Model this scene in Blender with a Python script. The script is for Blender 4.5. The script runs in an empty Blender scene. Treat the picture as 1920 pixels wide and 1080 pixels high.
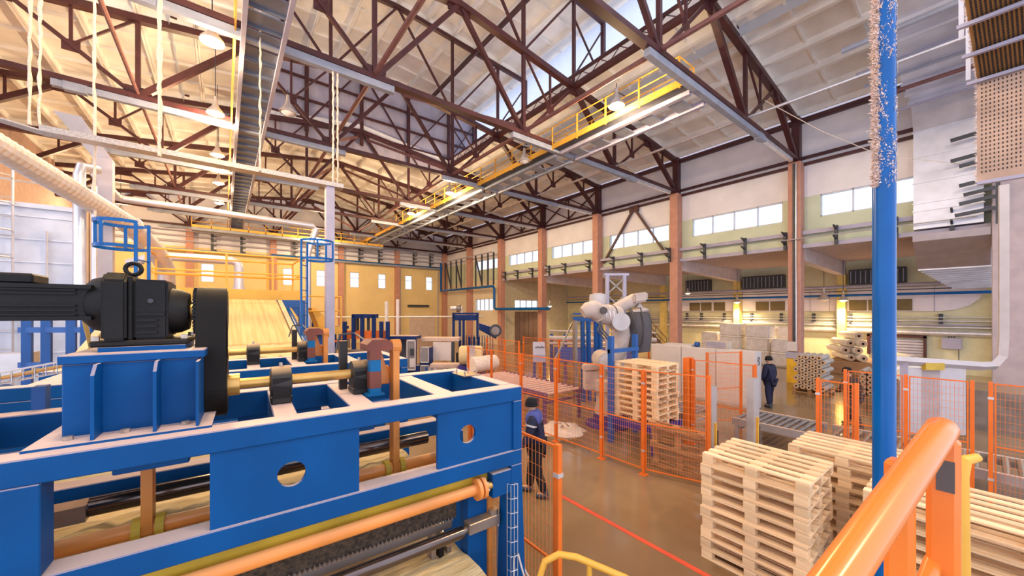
import bpy, math, random
from mathutils import Vector, Matrix
random.seed(7)
SC = bpy.context.scene
COL = SC.collection
# ------------------------------------------------------------------ camera, sky, exposure
cam = bpy.data.cameras.new('camera'); CAM = bpy.data.objects.new('camera', cam); COL.objects.link(CAM)
cam.sensor_width = 36.0; cam.lens = 696.0/1920*36; cam.shift_y = 43.4/1920
cam.clip_start = 0.05; cam.clip_end = 300
CAM.location = (0, 0, 3.4); CAM.rotation_euler = (math.pi/2, 0, -0.6595)
SC.camera = CAM
W = bpy.data.worlds.new('sky'); SC.world = W; W.use_nodes = True
bg = W.node_tree.nodes['Background']; bg.inputs[0].default_value = (0.80, 0.84, 1.0, 1); bg.inputs[1].default_value = 1.5
SC.view_settings.view_transform = 'Standard'; SC.view_settings.look = 'None'
SC.view_settings.exposure = 0.46; SC.view_settings.gamma = 1.0
SC.view_settings.use_curve_mapping = False
SODIUM = (1.0, 0.71, 0.40)

# ------------------------------------------------------------------ materials
MATS = {}
def mat(name, col, rough=0.6, metal=0.0, var=0.08, scale=3.0, bump=0.0, bscale=40.0, col2=None, dust=None, emit=None, spec=0.5, alpha=None, stretch=None):
    if name in MATS: return MATS[name]
    m = bpy.data.materials.new(name); m.use_nodes = True; MATS[name] = m
    nt = m.node_tree; N = nt.nodes; L = nt.links
    b = N['Principled BSDF']
    b.inputs['Roughness'].default_value = rough; b.inputs['Metallic'].default_value = metal
    b.inputs['Specular IOR Level'].default_value = spec
    m.diffuse_color = (*col, 1)
    tc = N.new('ShaderNodeTexCoord')
    src = tc.outputs['Object']
    if stretch:
        mp = N.new('ShaderNodeMapping'); L.new(src, mp.inputs[0]); mp.inputs['Scale'].default_value = stretch; src = mp.outputs[0]
    nz = N.new('ShaderNodeTexNoise'); nz.inputs['Scale'].default_value = scale; nz.inputs['Detail'].default_value = 5
    L.new(src, nz.inputs['Vector'])
    rp = N.new('ShaderNodeValToRGB'); L.new(nz.outputs['Fac'], rp.inputs[0])
    c2 = col2 if col2 else tuple(min(1, x*(1+var)) for x in col)
    c1 = tuple(x*(1-var) for x in col) if not col2 else col
    rp.color_ramp.elements[0].color = (*c1, 1); rp.color_ramp.elements[0].position = 0.35
    rp.color_ramp.elements[1].color = (*c2, 1); rp.color_ramp.elements[1].position = 0.65
    out = rp.outputs[0]
    if dust:                                   # fibre dust that has settled on upward faces
        dcol, amt = dust
        ge = N.new('ShaderNodeNewGeometry'); sx = N.new('ShaderNodeSeparateXYZ'); L.new(ge.outputs['Normal'], sx.inputs[0])
        mr = N.new('ShaderNodeMapRange'); L.new(sx.outputs['Z'], mr.inputs['Value'])
        mr.inputs['From Min'].default_value = 0.55; mr.inputs['From Max'].default_value = 0.95; mr.inputs['To Max'].default_value = amt
        mx = N.new('ShaderNodeMix'); mx.data_type = 'RGBA'
        L.new(mr.outputs[0], mx.inputs[0]); L.new(out, mx.inputs[6]); mx.inputs[7].default_value = (*dcol, 1); out = mx.outputs[2]
    L.new(out, b.inputs['Base Color'])
    if bump:
        n2 = N.new('ShaderNodeTexNoise'); n2.inputs['Scale'].default_value = bscale; n2.inputs['Detail'].default_value = 4
        L.new(src, n2.inputs['Vector']); bp = N.new('ShaderNodeBump'); bp.inputs['Strength'].default_value = bump
        bp.inputs['Distance'].default_value = 0.02
        L.new(n2.outputs['Fac'], bp.inputs['Height']); L.new(bp.outputs[0], b.inputs['Normal'])
    if emit:
        b.inputs['Emission Color'].default_value = (*emit[0], 1); b.inputs['Emission Strength'].default_value = emit[1]
    if alpha is not None: b.inputs['Alpha'].default_value = alpha
    return m
DUST = (0.78, 0.58, 0.50)
def M_translucent(name, col, amt):
    m = mat(name, col, 0.5); nt = m.node_tree; N = nt.nodes; L = nt.links
    b = N['Principled BSDF']; o = N['Material Output']
    t = N.new('ShaderNodeBsdfTranslucent'); t.inputs[0].default_value = (*col, 1)
    mx = N.new('ShaderNodeMixShader'); mx.inputs[0].default_value = amt
    L.new(b.outputs[0], mx.inputs[1]); L.new(t.outputs[0], mx.inputs[2]); L.new(mx.outputs[0], o.inputs[0]); return m
def M_glass(name, col=(0.9, 0.95, 1.0), amt=0.85):
    m = bpy.data.materials.new(name); m.use_nodes = True; MATS[name] = m
    nt = m.node_tree; N = nt.nodes; L = nt.links; o = N['Material Output']; b = N['Principled BSDF']
    b.inputs['Roughness'].default_value = 0.05; b.inputs['Base Color'].default_value = (*col, 1)
    t = N.new('ShaderNodeBsdfTransparent'); t.inputs[0].default_value = (*col, 1)
    mx = N.new('ShaderNodeMixShader'); mx.inputs[0].default_value = amt
    L.new(b.outputs[0], mx.inputs[1]); L.new(t.outputs[0], mx.inputs[2]); L.new(mx.outputs[0], o.inputs[0]); return m

maroon = mat('maroon_paint', (0.07, 0.018, 0.02), 0.45, var=0.2, dust=((0.32, 0.17, 0.15), 0.75))
pinkred = mat('pink_red_paint', (0.20, 0.085, 0.082), 0.5, var=0.15, dust=((0.5, 0.35, 0.32), 0.5))
greysteel = mat('grey_painted_steel', (0.30, 0.33, 0.42), 0.45, var=0.1)
silver = mat('bright_zinc_steel', (0.72, 0.72, 0.76), 0.3, metal=0.6, var=0.1)
galv = mat('galvanised_sheet', (0.66, 0.68, 0.78), 0.38, metal=0.5, var=0.1, scale=1.5, bump=0.1, bscale=3)
slabm = mat('cream_concrete', (0.90, 0.88, 0.85), 0.8, var=0.07, scale=1.2, bump=0.1, bscale=20)
whitewall = mat('white_plaster', (0.78, 0.77, 0.83), 0.8, var=0.06, scale=0.8)
greenwall = mat('pale_green_paint', (0.60, 0.66, 0.50), 0.8, var=0.06, scale=1.0)
yellowwall = mat('pale_yellow_paint', (0.84, 0.64, 0.30), 0.8, var=0.05, scale=0.6)
creamwall = mat('cream_paint', (0.76, 0.66, 0.50), 0.8, var=0.05, scale=0.6)
colm = mat('brick_pink_paint', (0.52, 0.26, 0.19), 0.7, var=0.08)
yellowp = mat('yellow_paint', (0.80, 0.42, 0.05), 0.45, var=0.08)
orangep = mat('orange_paint', (0.80, 0.17, 0.02), 0.4, var=0.08)
bluep = mat('blue_paint', (0.001, 0.072, 0.25), 0.5, spec=0.18, var=0.12, scale=2.0, dust=(DUST, 0.95))
bluepipe = mat('blue_gloss_paint', (0.001, 0.10, 0.36), 0.18, spec=0.3, var=0.1)
darkst = mat('dark_steel', (0.045, 0.05, 0.065), 0.5, var=0.2)
blackm = mat('black_cast_iron', (0.009, 0.008, 0.008), 0.5, spec=0.25, var=0.25, bump=0.15, bscale=60)
lavst = mat('lavender_grey_steel', (0.40, 0.38, 0.50), 0.5, var=0.06)
glassm = M_glass('window_glass')

# ------------------------------------------------------------------ mesh helpers
OFF = {}
class MB:
    def __init__(s): s.v = []; s.f = []
    def add(s, vs, fs):
        n = len(s.v); s.v += [Vector(p) for p in vs]; s.f += [tuple(i+n for i in f) for f in fs]; return s
    def box(s, x0, y0, z0, x1, y1, z1):
        return s.add([(x0,y0,z0),(x1,y0,z0),(x1,y1,z0),(x0,y1,z0),(x0,y0,z1),(x1,y0,z1),(x1,y1,z1),(x0,y1,z1)],
              [(0,3,2,1),(4,5,6,7),(0,1,5,4),(1,2,6,5),(2,3,7,6),(3,0,4,7)])
    def cbox(s, c, d):
        return s.box(c[0]-d[0]/2, c[1]-d[1]/2, c[2]-d[2]/2, c[0]+d[0]/2, c[1]+d[1]/2, c[2]+d[2]/2)
    def frame(s, p, q, up):
        p = Vector(p); q = Vector(q); a = (q-p).normalized(); u = Vector(up)
        if abs(a.dot(u)) > 0.98: u = Vector((1,0,0)) if abs(a.x) < 0.9 else Vector((0,1,0))
        x = a.cross(u).normalized(); y = x.cross(a).normalized(); return p, q, a, x, y
    def beam(s, p, q, w, h=None, up=(0,0,1)):
        h = h or w; p, q, a, x, y = s.frame(p, q, up); x = x*w/2; y = y*h/2
        return s.add([p-x-y, p+x-y, p+x+y, p-x+y, q-x-y, q+x-y, q+x+y, q-x+y],
              [(0,3,2,1),(4,5,6,7),(0,1,5,4),(1,2,6,5),(2,3,7,6),(3,0,4,7)])
    def tube(s, p, q, r, n=8, r2=None, cap=True):
        p, q, a, x, y = s.frame(p, q, (0,0,1)); r2 = r if r2 is None else r2; vs = []
        for c, rr in ((p, r), (q, r2)):
            for k in range(n):
                t = 2*math.pi*k/n; vs.append(c + x*rr*math.cos(t) + y*rr*math.sin(t))
        fs = [(k, (k+1) % n, n+(k+1) % n, n+k) for k in range(n)]
        if cap: fs += [tuple(range(n))[::-1], tuple(range(n, 2*n))]
        return s.add(vs, fs)
    def path(s, pts, r, n=8, closed=False):
        pts = [Vector(p) for p in pts]; m = len(pts); vs = []; up = None
        for i, p in enumerate(pts):
            a = pts[(i-1) % m] if (i > 0 or closed) else p; b = pts[(i+1) % m] if (i < m-1 or closed) else p
            t = (b-a).normalized()
            if up is None:
                u = Vector((0,0,1)) if abs(t.z) < 0.9 else Vector((1,0,0)); up = (u - t*u.dot(t)).normalized()
            else:
                up = up - t*up.dot(t); up = up.normalized() if up.length > 1e-6 else Vector((1,0,0))
            x = t.cross(up)
            rr = r[i] if isinstance(r, (list, tuple)) else r
            for k in range(n):
                g = 2*math.pi*k/n; vs.append(p + x*rr*math.cos(g) + up*rr*math.sin(g))
        fs = []
        for i in range(m if closed else m-1):
            j = (i+1) % m
            fs += [(i*n+k, i*n+(k+1) % n, j*n+(k+1) % n, j*n+k) for k in range(n)]
        if not closed: fs += [tuple(range(n))[::-1], tuple(range((m-1)*n, m*n))]
        return s.add(vs, fs)
    def prism(s, poly, ext):
        n = len(poly); e = Vector(ext); vs = [Vector(p) for p in poly] + [Vector(p)+e for p in poly]
        return s.add(vs, [tuple(range(n))[::-1], tuple(range(n, 2*n))] + [(k, (k+1) % n, n+(k+1) % n, n+k) for k in range(n)])
    def lathe(s, prof, o, ax=(0,0,1), n=16, caps=True):
        o = Vector(o); a = Vector(ax).normalized(); u = Vector((0,0,1)) if abs(a.z) < 0.9 else Vector((1,0,0))
        x = a.cross(u).normalized(); y = a.cross(x); vs = []
        for r, h in prof:
            for k in range(n):
                t = 2*math.pi*k/n; vs.append(o + a*h + x*r*math.cos(t) + y*r*math.sin(t))
        fs = []
        for i in range(len(prof)-1):
            fs += [(i*n+k, i*n+(k+1) % n, (i+1)*n+(k+1) % n, (i+1)*n+k) for k in range(n)]
        if caps and prof[0][0] > 1e-4: fs.append(tuple(range(n)))
        if caps and prof[-1][0] > 1e-4: fs.append(tuple(range((len(prof)-1)*n, len(prof)*n)))
        return s.add(vs, fs)
    def sheet_holed(s, x0, x1, z0, z1, cx, cz, r, y0, y1, n=24):
        # plate in the XZ plane with a round hole
        cor = [(x0,z0),(x1,z0),(x1,z1),(x0,z1)]
        ring = [(cx+r*math.cos(2*math.pi*k/n), cz+r*math.sin(2*math.pi*k/n)) for k in range(n)]
        def edge(t):
            dx, dz = math.cos(t), math.sin(t); ts = []
            if dx > 1e-9: ts.append((x1-cx)/dx)
            if dx < -1e-9: ts.append((x0-cx)/dx)
            if dz > 1e-9: ts.append((z1-cz)/dz)
            if dz < -1e-9: ts.append((z0-cz)/dz)
            m = min(ts); return (cx+dx*m, cz+dz*m)
        angs = sorted([2*math.pi*k/n for k in range(n)] + [math.atan2(c[1]-cz, c[0]-cx) % (2*math.pi) for c in cor])
        m = len(angs); vs = []
        for yy in (y0, y1):
            for t in angs: vs.append((cx+r*math.cos(t), yy, cz+r*math.sin(t)))
            for t in angs: e = edge(t); vs.append((e[0], yy, e[1]))
        fs = []
        for k in range(m):
            j = (k+1) % m
            fs += [(k, j, m+j, m+k), (2*m+k, 3*m+k, 3*m+j, 2*m+j), (k, 2*m+k, 2*m+j, j), (m+k, m+j, 3*m+j, 3*m+k)]
        return s.add(vs, fs)
    def build(s, name, material, parent=None, smooth=False, bevel=0, seg=1, local=False):
        off = OFF.get(parent, Vector((0,0,0))) if parent and not local else Vector((0,0,0))
        me = bpy.data.meshes.new(name); me.from_pydata([tuple(p-off) for p in s.v], [], s.f); me.update()
        import bmesh
        bm = bmesh.new(); bm.from_mesh(me); bmesh.ops.recalc_face_normals(bm, faces=bm.faces)
        if bevel: bmesh.ops.bevel(bm, geom=list(bm.edges), offset=bevel, segments=seg, affect='EDGES', clamp_overlap=True)
        bm.to_mesh(me); bm.free()
        if smooth:
            me.polygons.foreach_set('use_smooth', [True]*len(me.polygons))
            try: me.set_sharp_from_angle(angle=math.radians(38))
            except Exception: pass
        me.materials.append(material)
        o = bpy.data.objects.new(name, me); COL.objects.link(o)
        if parent: o.parent = parent; OFF[o] = off
        return o
def tag(o, label, cat, group=None):
    o['label'] = label; o['category'] = cat
    if group: o['group'] = group
    return o
def thing(name, label, cat, loc=(0,0,0), rz=0, group=None, local=False):
    o = bpy.data.objects.new(name, None); COL.objects.link(o); o.empty_display_size = 0.2
    o.location = loc; o.rotation_euler = (0,0,rz); OFF[o] = Vector((0,0,0)) if local else Vector(loc)
    return tag(o, label, cat, group)
def copy_tree(o, loc=None, rz=None, label=None, parent=None):
    c = o.copy(); COL.objects.link(c)
    if parent: c.parent = parent
    if loc is not None: c.location = loc
    if rz is not None: c.rotation_euler = (0,0,rz)
    if label: c['label'] = label
    for ch in o.children: copy_tree(ch, parent=c)
    return c
def inst(o, parent, loc=None, rot=None, name=None):
    c = bpy.data.objects.new(name or o.name.split('.')[0], o.data); COL.objects.link(c); c.parent = parent
    if loc is not None: c.location = loc
    if rot is not None: c.rotation_euler = rot
    return c
def struct(o): o['kind'] = 'structure'; return o
def stuff(o): o['kind'] = 'stuff'; return o
def B(x0,y0,z0,x1,y1,z1): return MB().box(x0,y0,z0,x1,y1,z1)
ORD = ['first','second','third','fourth','fifth','sixth','seventh','eighth','ninth','tenth','eleventh','twelfth']
# ================================================================== THE HALL
Y1, BAY, XC, XR, XL = 5.73, 6.0, 6.69, 21.69, -8.31
ZCH = 10.65
TY = [Y1 + BAY*i for i in range(-1, 7)]                   # truss planes
YF = TY[-1] + 0.25                                        # far wall face
def ztop(x): return 12.54 + (15-abs(x-XC))*0.1267
# floor
fl = mat('floor_epoxy', (0.22, 0.13, 0.062), 0.13, spec=0.7, var=0.1, scale=0.35, col2=(0.31, 0.20, 0.105), bump=0.04, bscale=3)
struct(B(-10, -8, -0.2, 32, 43, 0).build('floor', fl))
redl = mat('red_line_paint', (0.75, 0.09, 0.04), 0.4)
ln = tag(B(4.86, -1.5, 0.0, 4.94, 4.9, 0.006).build('floor_line', redl), 'straight red safety line painted on the brown floor', 'floor marking')
# ---- right wall with high windows
XW = 22.0
wr = struct(B(XW, 29.73, 0, XW+0.3, 31.6, 6.6).box(XW, 35.0, 0, XW+0.3, YF+0.3, 6.6).box(XW, 31.6, 0, XW+0.3, 35.0, 3.45).box(XW, 31.6, 4.7, XW+0.3, 35.0, 6.6).build('wall_right', creamwall))
def window(n, x, y0, y1, z0, z1, k, axis, trim, mats=glassm, two=False):
    # frame plus panes; axis 'x' = window lies in the plane x=const
    fr = MB(); t = 0.05
    def bx(a0, c0, a1, c1, d0=-0.06, d1=0.06):
        if axis == 'x': fr.box(x+d0, a0, c0, x+d1, a1, c1)
        else: fr.box(a0, x+d0, c0, a1, x+d1, c1)
    bx(y0, z0, y1, z0+t); bx(y0, z1-t, y1, z1); bx(y0, z0, y0+t, z1); bx(y1-t, z0, y1, z1)
    for i in range(1, k): a = y0+(y1-y0)*i/k; bx(a-t/2, z0, a+t/2, z1)
    if two: zz = z0+(z1-z0)*0.62; bx(y0, zz-t/2, y1, zz+t/2)
    w = struct(fr.build('window_%d' % n, trim))
    for i in range(k):
        a0 = y0+(y1-y0)*i/k; a1 = y0+(y1-y0)*(i+1)/k
        zs = [(z0, z1)] if not two else [(z0, zz), (zz, z1)]
        for (c0, c1) in zs:
            m = MB()
            if axis == 'x': m.box(x-0.006, a0+0.01, c0+0.01, x+0.006, a1-0.01, c1-0.01)
            else: m.box(a0+0.01, x-0.006, c0+0.01, a1-0.01, x+0.006, c1-0.01)
            m.build('pane', mats, w)
    return w
trimw = mat('window_frame_white', (0.62, 0.66, 0.74), 0.5)
WZ0, WZ1 = 7.82, 8.86
low = MB(); up = MB(); nwin = 1
for i in range(len(TY)-1):
    a, b = TY[i], TY[i+1]
    if i < 6:
        wy0, wy1 = a+0.62, a+5.15
        low.box(XW, a, 6.6, XW+0.3, b, WZ0); low.box(XW, a, WZ0, XW+0.3, wy0, WZ1); low.box(XW, wy1, WZ0, XW+0.3, b, WZ1)
        window(nwin, XW+0.12, wy0, wy1, WZ0, WZ1, 4, 'x', trimw); nwin += 1
    else: low.box(XW, a, 6.6, XW+0.3, b+0.4, WZ1)
    up.box(XW, a, WZ1, XW+0.3, b+(0.4 if i == 6 else 0), 13.1)
low.box(XW, TY[0]-6, 6.6, XW+0.3, TY[0], WZ1); up.box(XW, TY[0]-6, WZ1, XW+0.3, TY[0], 13.1)
struct(low.build('wall_right_sill', greenwall)); struct(up.build('wall_right_upper', whitewall))
# girts along the right wall (between the columns)
g = MB()
for z in (10.72, 10.42): g.box(XW-0.12, TY[0], z-0.07, XW, TY[-1], z+0.07)
struct(g.build('trim_1', maroon))
struct(B(XW-0.2, TY[0], 12.40, XW, TY[-1], 12.62).build('trim_2', maroon))
# ---- wall columns
for i, y in enumerate(TY):
    nm = ['nearest the camera, behind the perforated trays', 'with the dark cable run up its face', 'just right of the robot', 'left of the robot', 'at the corner of the annex gate', 'third from the far corner', 'second from the far corner', 'in the far right corner'][i]
    t = thing('wall_column', 'tall brick-pink column of the window wall, ' + nm, 'column', (21.69, y, 0), group='columns along the window wall')
    if i == 0: B(21.2, y-0.5, 0, 21.98, y+0.25, ZCH-0.15).build('shaft', mat('lilac_column', (0.46, 0.38, 0.40), 0.6), t, bevel=0.02)
    else: B(21.42, y-0.25, 0, 21.98, y+0.25, ZCH-0.15).build('shaft', colm, t, bevel=0.02)
    B(21.6, y-0.16, ZCH-0.15, 21.98, y+0.16, 12.7).build('head_post', maroon, t)
# ---- far wall
far = MB(); ups = MB()
FW = [(4.5,5.4),(7.4,8.25),(10.63,11.58),(13.62,14.46),(16.74,17.57),(19.35,20.2),(-1.6,-0.7)]
FZ0, FZ1 = 5.95, 7.57
xs = sorted(FW)
cur = XL-0.3
for (a, b) in xs:
    far.box(cur, YF, 0, a, YF+0.3, 8.9); far.box(a, YF, 0, b, YF+0.3, FZ0); far.box(a, YF, FZ1, b, YF+0.3, 8.9); cur = b
far.box(cur, YF, 0, XW+0.3, YF+0.3, 8.9)
struct(far.build('wall_far', yellowwall))
struct(B(XL-0.3, YF, 8.9, XW+0.3, YF+0.3, 14.6).build('wall_far_upper', whitewall))
for (a, b) in xs:
    window(nwin, YF+0.12, a, b, FZ0, FZ1, 1, 'y', trimw, two=True); nwin += 1
for k, x in enumerate((15.69, 9.69, 3.69, -2.31)):
    t = thing('wall_pilaster', 'orange-pink pilaster on the yellow far wall, %s from the right corner' % ORD[k], 'column', (x, YF-0.3, 0), group='pilasters on the far wall')
    B(x-0.25, YF-0.45, 0, x+0.25, YF, ZCH-0.1).build('shaft', colm, t)
# ---- left wall (only its far part is in view)
struct(B(XL-0.3, 14, 0, XL, YF, 13.2).build('wall_left', mat('salmon_plaster', (0.50, 0.34, 0.29), 0.8)))
# ---- ribbed roof slabs
ce = bpy.data.objects.new('ceiling', None); COL.objects.link(ce); struct(ce)
def slabmesh(slope):
    m = MB(); w, l = 1.5, 6.0; e = 0.006
    def bx(x0, y0, z0, x1, y1, z1):
        q = []
        for (x, y, z) in [(x0,y0,z0),(x1,y0,z0),(x1,y1,z0),(x0,y1,z0),(x0,y0,z1),(x1,y0,z1),(x1,y1,z1),(x0,y1,z1)]: q.append((x, y, z + slope*x))
        m.add(q, [(0,3,2,1),(4,5,6,7),(0,1,5,4),(1,2,6,5),(2,3,7,6),(3,0,4,7)])
    bx(e, e, 0.26, w-e, l-e, 0.32)
    for x in (e, w-0.075): bx(x, e, 0.0, x+0.075-e, l-e, 0.26)
    for y, zz in ((e, 0.03), (1.5, 0.15), (3.0, 0.15), (4.5, 0.15), (l-0.08, 0.03)):
        bx(0.07, y-(0.035 if zz > 0.1 else 0), zz, w-0.07, y+(0.035 if zz > 0.1 else 0.07), 0.26)
    return m
slR = slabmesh(-0.1267).build('roof_slab', slabm, ce); slL = slabmesh(0.1267).build('roof_slab', slabm, ce)
first = {True: slR, False: slL}
for i in range(len(TY)-1):
    for k in range(20):
        x0 = XL + 1.5*k; lant = TY[i] < 23.5
        if lant and 0.6 < x0 < 12.6: continue
        r = x0 >= XC-0.1
        loc = (x0, TY[i], ztop(x0) + 0.12)
        if first[r] is not None: first[r].location = loc; o = first[r]; keep = o; first[r] = None; slR, slL = (o, slL) if r else (slR, o)
        else: inst(slR if r else slL, ce, loc)
for k in range(20):
    x0 = XL+1.5*k
    if not 0.6 < x0 < 12.6: inst(slR if x0 >= XC-0.1 else slL, ce, (x0, TY[0]-6, ztop(x0)+0.12))
# lantern slabs
lsR = slabmesh(-0.075).build('lantern_slab', slabm, ce); lsL = slabmesh(0.075).build('lantern_slab', slabm, ce)
LH, LW = 17.62, 8.2
def zlan(x): return LH + (LW-abs(x-XC))*0.075
fR = fL = True
for i in range(5):
    for k in range(6):
        x0 = XC+1.5*k; loc = (x0, TY[i], zlan(x0)+0.1)
        if fR: lsR.location = loc; fR = False
        else: inst(lsR, ce, loc)
        x0 = XC-1.5*(k+1); loc = (x0, TY[i], zlan(x0)+0.1)
        if fL: lsL.location = loc; fL = False
        else: inst(lsL, ce, loc)
lanw = M_translucent('lantern_polycarbonate', (0.74, 0.82, 0.95), 0.7)
corr = mat('corrugated_lilac_sheet', (0.50, 0.47, 0.58), 0.6, var=0.08, scale=1.0)
def corrugated(p, q, z0, z1, pitch=0.3, dep=0.04):
    p = Vector(p); q = Vector(q); L = (q-p).length; n = int(L/pitch); a = (q-p)/n; nrm = Vector((-(q-p).y, (q-p).x)).normalized()
    m = MB(); vs = []
    for k in range(n+1):
        b = p + a*k; d = nrm*dep*(1 if k % 2 else 0); vs += [(b.x+d.x, b.y+d.y, z0), (b.x+d.x, b.y+d.y, z1)]
    return m.add(vs, [(2*k, 2*k+2, 2*k+3, 2*k+1) for k in range(n)])
YE = 23.73
for sgn, nm in ((1, 'right'), (-1, 'left')):
    x = XC+sgn*LW
    struct(corrugated((x, TY[0]), (x, YE), 13.4, LH+0.25, 0.5, 0.03).build('wall_lantern_'+nm, lanw))
struct(corrugated((XC-LW, YE+0.2), (XC+LW, YE+0.2), 13.3, LH+0.8, 0.35, 0.05).build('wall_lantern_end', corr))
g = MB()
for z in (14.3, 15.4, 16.6): g.box(XC-LW, YE-0.02, z-0.06, XC+LW, YE+0.1, z+0.06)
for x in (XC-LW, XC-6, XC-3, XC, XC+3, XC+6, XC+LW): g.box(x-0.1, YE-0.05, 13.6, x+0.1, YE+0.08, zlan(x))
struct(g.build('trim_4', maroon))
for sgn in (1, -1):
    g = MB(); x = XC+sgn*(LW-0.12)
    for z in (14.6, 16.0): g.box(x-0.05, TY[0], z-0.06, x+0.05, YE, z+0.06)
    struct(g.build('trim_%d' % (5 if sgn > 0 else 6), maroon))

# ---- roof trusses
def truss(y, label, lantern, proto=None):
    if proto: 
        return copy_tree(proto, loc=(0, y, 0), label=label)
    t = thing('roof_truss', label, 'truss', (0, y, 0), group='roof trusses', local=True)
    zb = ZCH
    def mem(name, p, q, w, h=None, m=maroon):
        return MB().beam((p[0], 0, p[1]), (q[0], 0, q[1]), w, h or w, up=(0,1,0) if False else (0,0,1)).build(name, m, t)
    mem('bottom_chord', (XR, zb), (XL, zb), 0.24, 0.16)
    mem('top_chord', (XR, ztop(XR)), (XC, ztop(XC)), 0.24, 0.22); mem('top_chord', (XL, ztop(XL)), (XC, ztop(XC)), 0.24, 0.22)
    MB().add([], []).box(XC-0.45, -0.03, ztop(XC)-0.35, XC+0.45, 0.03, ztop(XC)+0.05).build('ridge_gusset', maroon, t)
    for s in (1, -1):
        X = lambda d: XC + s*d
        zt = lambda d: ztop(XC+s*d)
        mem('diagonal', (X(15), zb), (X(12), zt(12)), 0.2)
        mem('diagonal', (X(12), zt(12)), (X(9), zb), 0.11)
        mem('diagonal', (X(9), zb), (X(6), zt(6)), 0.2)
        mem('diagonal', (X(6), zt(6)), (X(3), zb), 0.11)
        mem('diagonal', (X(3), zb), (X(0), zt(0)), 0.15)
        for d in (9, 3): mem('vertical', (X(d), zb), (X(d), zt(d)), 0.13)
        for a, b, nn in ((12, 9, 1), (6, 3, 1)):
            mx, mz = X((a+b)/2), (zt(a)+zb)/2
            mem('hanger', (mx, mz), (mx, zt((a+b)/2)), 0.08)
            mem('hanger', (mx, mz), (X(b), zt(b)), 0.07)
            MB().box(mx-0.2, -0.02, mz-0.2, mx+0.2, 0.02, mz+0.15).build('gusset', maroon, t)
        mem('hanger', (X(13.5), (zb+zt(12))/2), (X(13.5), zt(13.5)), 0.08)
        for d in (9, 3): MB().box(X(d)-0.35, -0.02, zb-0.05, X(d)+0.35, 0.02, zb+0.35).build('gusset', maroon, t)
        for d in (12, 6): MB().box(X(d)-0.35, -0.02, zt(d)-0.38, X(d)+0.35, 0.02, zt(d)).build('gusset', maroon, t)
        # blue-grey crane channel clamped under the bottom chord
        MB().box(min(X(2.4), X(10.9)), -0.09, zb-0.30, max(X(2.4), X(10.9)), 0.09, zb-0.09).build('grey_channel', greysteel, t)
        if s > 0: MB().box(min(X(10.9), X(14.3)), -0.07, zb-0.26, max(X(10.9), X(14.3)), 0.07, zb-0.09).build('bright_channel', silver, t)
        MB().box(X(10.4)-0.25, -0.11, zb-0.34, X(10.4)+0.25, 0.11, zb-0.02).build('splice_plate', greysteel, t)
    if lantern:
        for s in (1, -1):
            X = lambda d: XC + s*d
            mem('lantern_rafter', (X(LW), zlan(X(LW))), (XC, zlan(XC)), 0.16, 0.2)
            for d in (3, 6): mem('lantern_stud', (X(d), ztop(X(d))), (X(d), zlan(X(d))), 0.13)
            mem('lantern_post', (X(LW-0.1), ztop(X(LW))+0.3), (X(LW-0.1), zlan(X(LW))), 0.18)
            mem('lantern_brace', (X(6), ztop(X(6))+0.5), (X(LW-0.1), zlan(X(LW))-0.3), 0.07)
            mem('lantern_brace', (X(LW-0.1), ztop(X(LW))+1.2), (X(6), zlan(X(6))-0.9), 0.07)
            mem('lantern_brace', (X(3), ztop(X(3))), (X(6), zlan(X(6))), 0.09)
            mem('lantern_brace', (X(3), ztop(X(3))), (XC, zlan(XC)), 0.09)
    return t
labs = ['maroon roof truss directly overhead, nearest the camera', 'maroon roof truss with the yellow railing end below it, second from the camera', 'maroon roof truss landing on the column just right of the robot',
        'maroon roof truss landing on the column left of the robot', 'maroon roof truss under the lilac end wall of the roof lantern', 'maroon roof truss beyond the lantern, third from the far wall', 'maroon roof truss second from the far wall', 'maroon roof truss against the far wall']
pl = pn = None
for i, y in enumerate(TY):
    la = i < 5
    if la:
        if pl is None: pl = truss(y, labs[i], True)
        else: truss(y, labs[i], True, pl)
    else:
        if pn is None: pn = truss(y, labs[i], False)
        else: truss(y - (0.15 if i == 7 else 0), labs[i], False, pn)
# lengthwise members
for d, nm, z in ((9, 'bright', ZCH+0.1), (3, 'pink', ZCH+0.1)):
    for s in (1, -1):
        x = XC+s*d
        o = MB().tube((x, TY[0], z), (x, TY[-1], z), 0.055 if d == 9 else 0.075, 8).build('tie_rod', silver if (d == 9 and s == 1) else pinkred, smooth=True)
        tag(o, {(9,1):'bright silver tie pipe running along the roof beside the window wall', (3,1):'pink-red tie beam running lengthwise right of the roof ridge', (3,-1):'pink-red tie beam running lengthwise left of the roof ridge', (9,-1):'pink-red tie beam running lengthwise nearest the left wall'}[(d, s)], 'tie rod', 'lengthwise roof ties')
for s in (1, -1):
    x = XC+s*6; z = ztop(x)
    t = thing('lantern_sill_beam', 'maroon lattice sill beam along the %s edge of the lantern opening' % ('right' if s > 0 else 'left'), 'beam', (x, 9, z))
    MB().box(x-0.1, TY[0], z-0.1, x+0.1, YE, z+0.12).build('lower_flange', maroon, t)
    MB().box(x-0.05, TY[0], z+0.45, x+0.05, YE, z+0.55).build('upper_flange', maroon, t)
    y = TY[0]; k = 0; m = MB()
    while y < YE-0.5:
        m.beam((x, y, z+0.1), (x, y+0.5, z+0.47), 0.03); m.beam((x, y+0.5, z+0.47), (x, y+1.0, z+0.1), 0.03); y += 1.0
    stuff(m.build('lacing', maroon, t))
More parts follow.
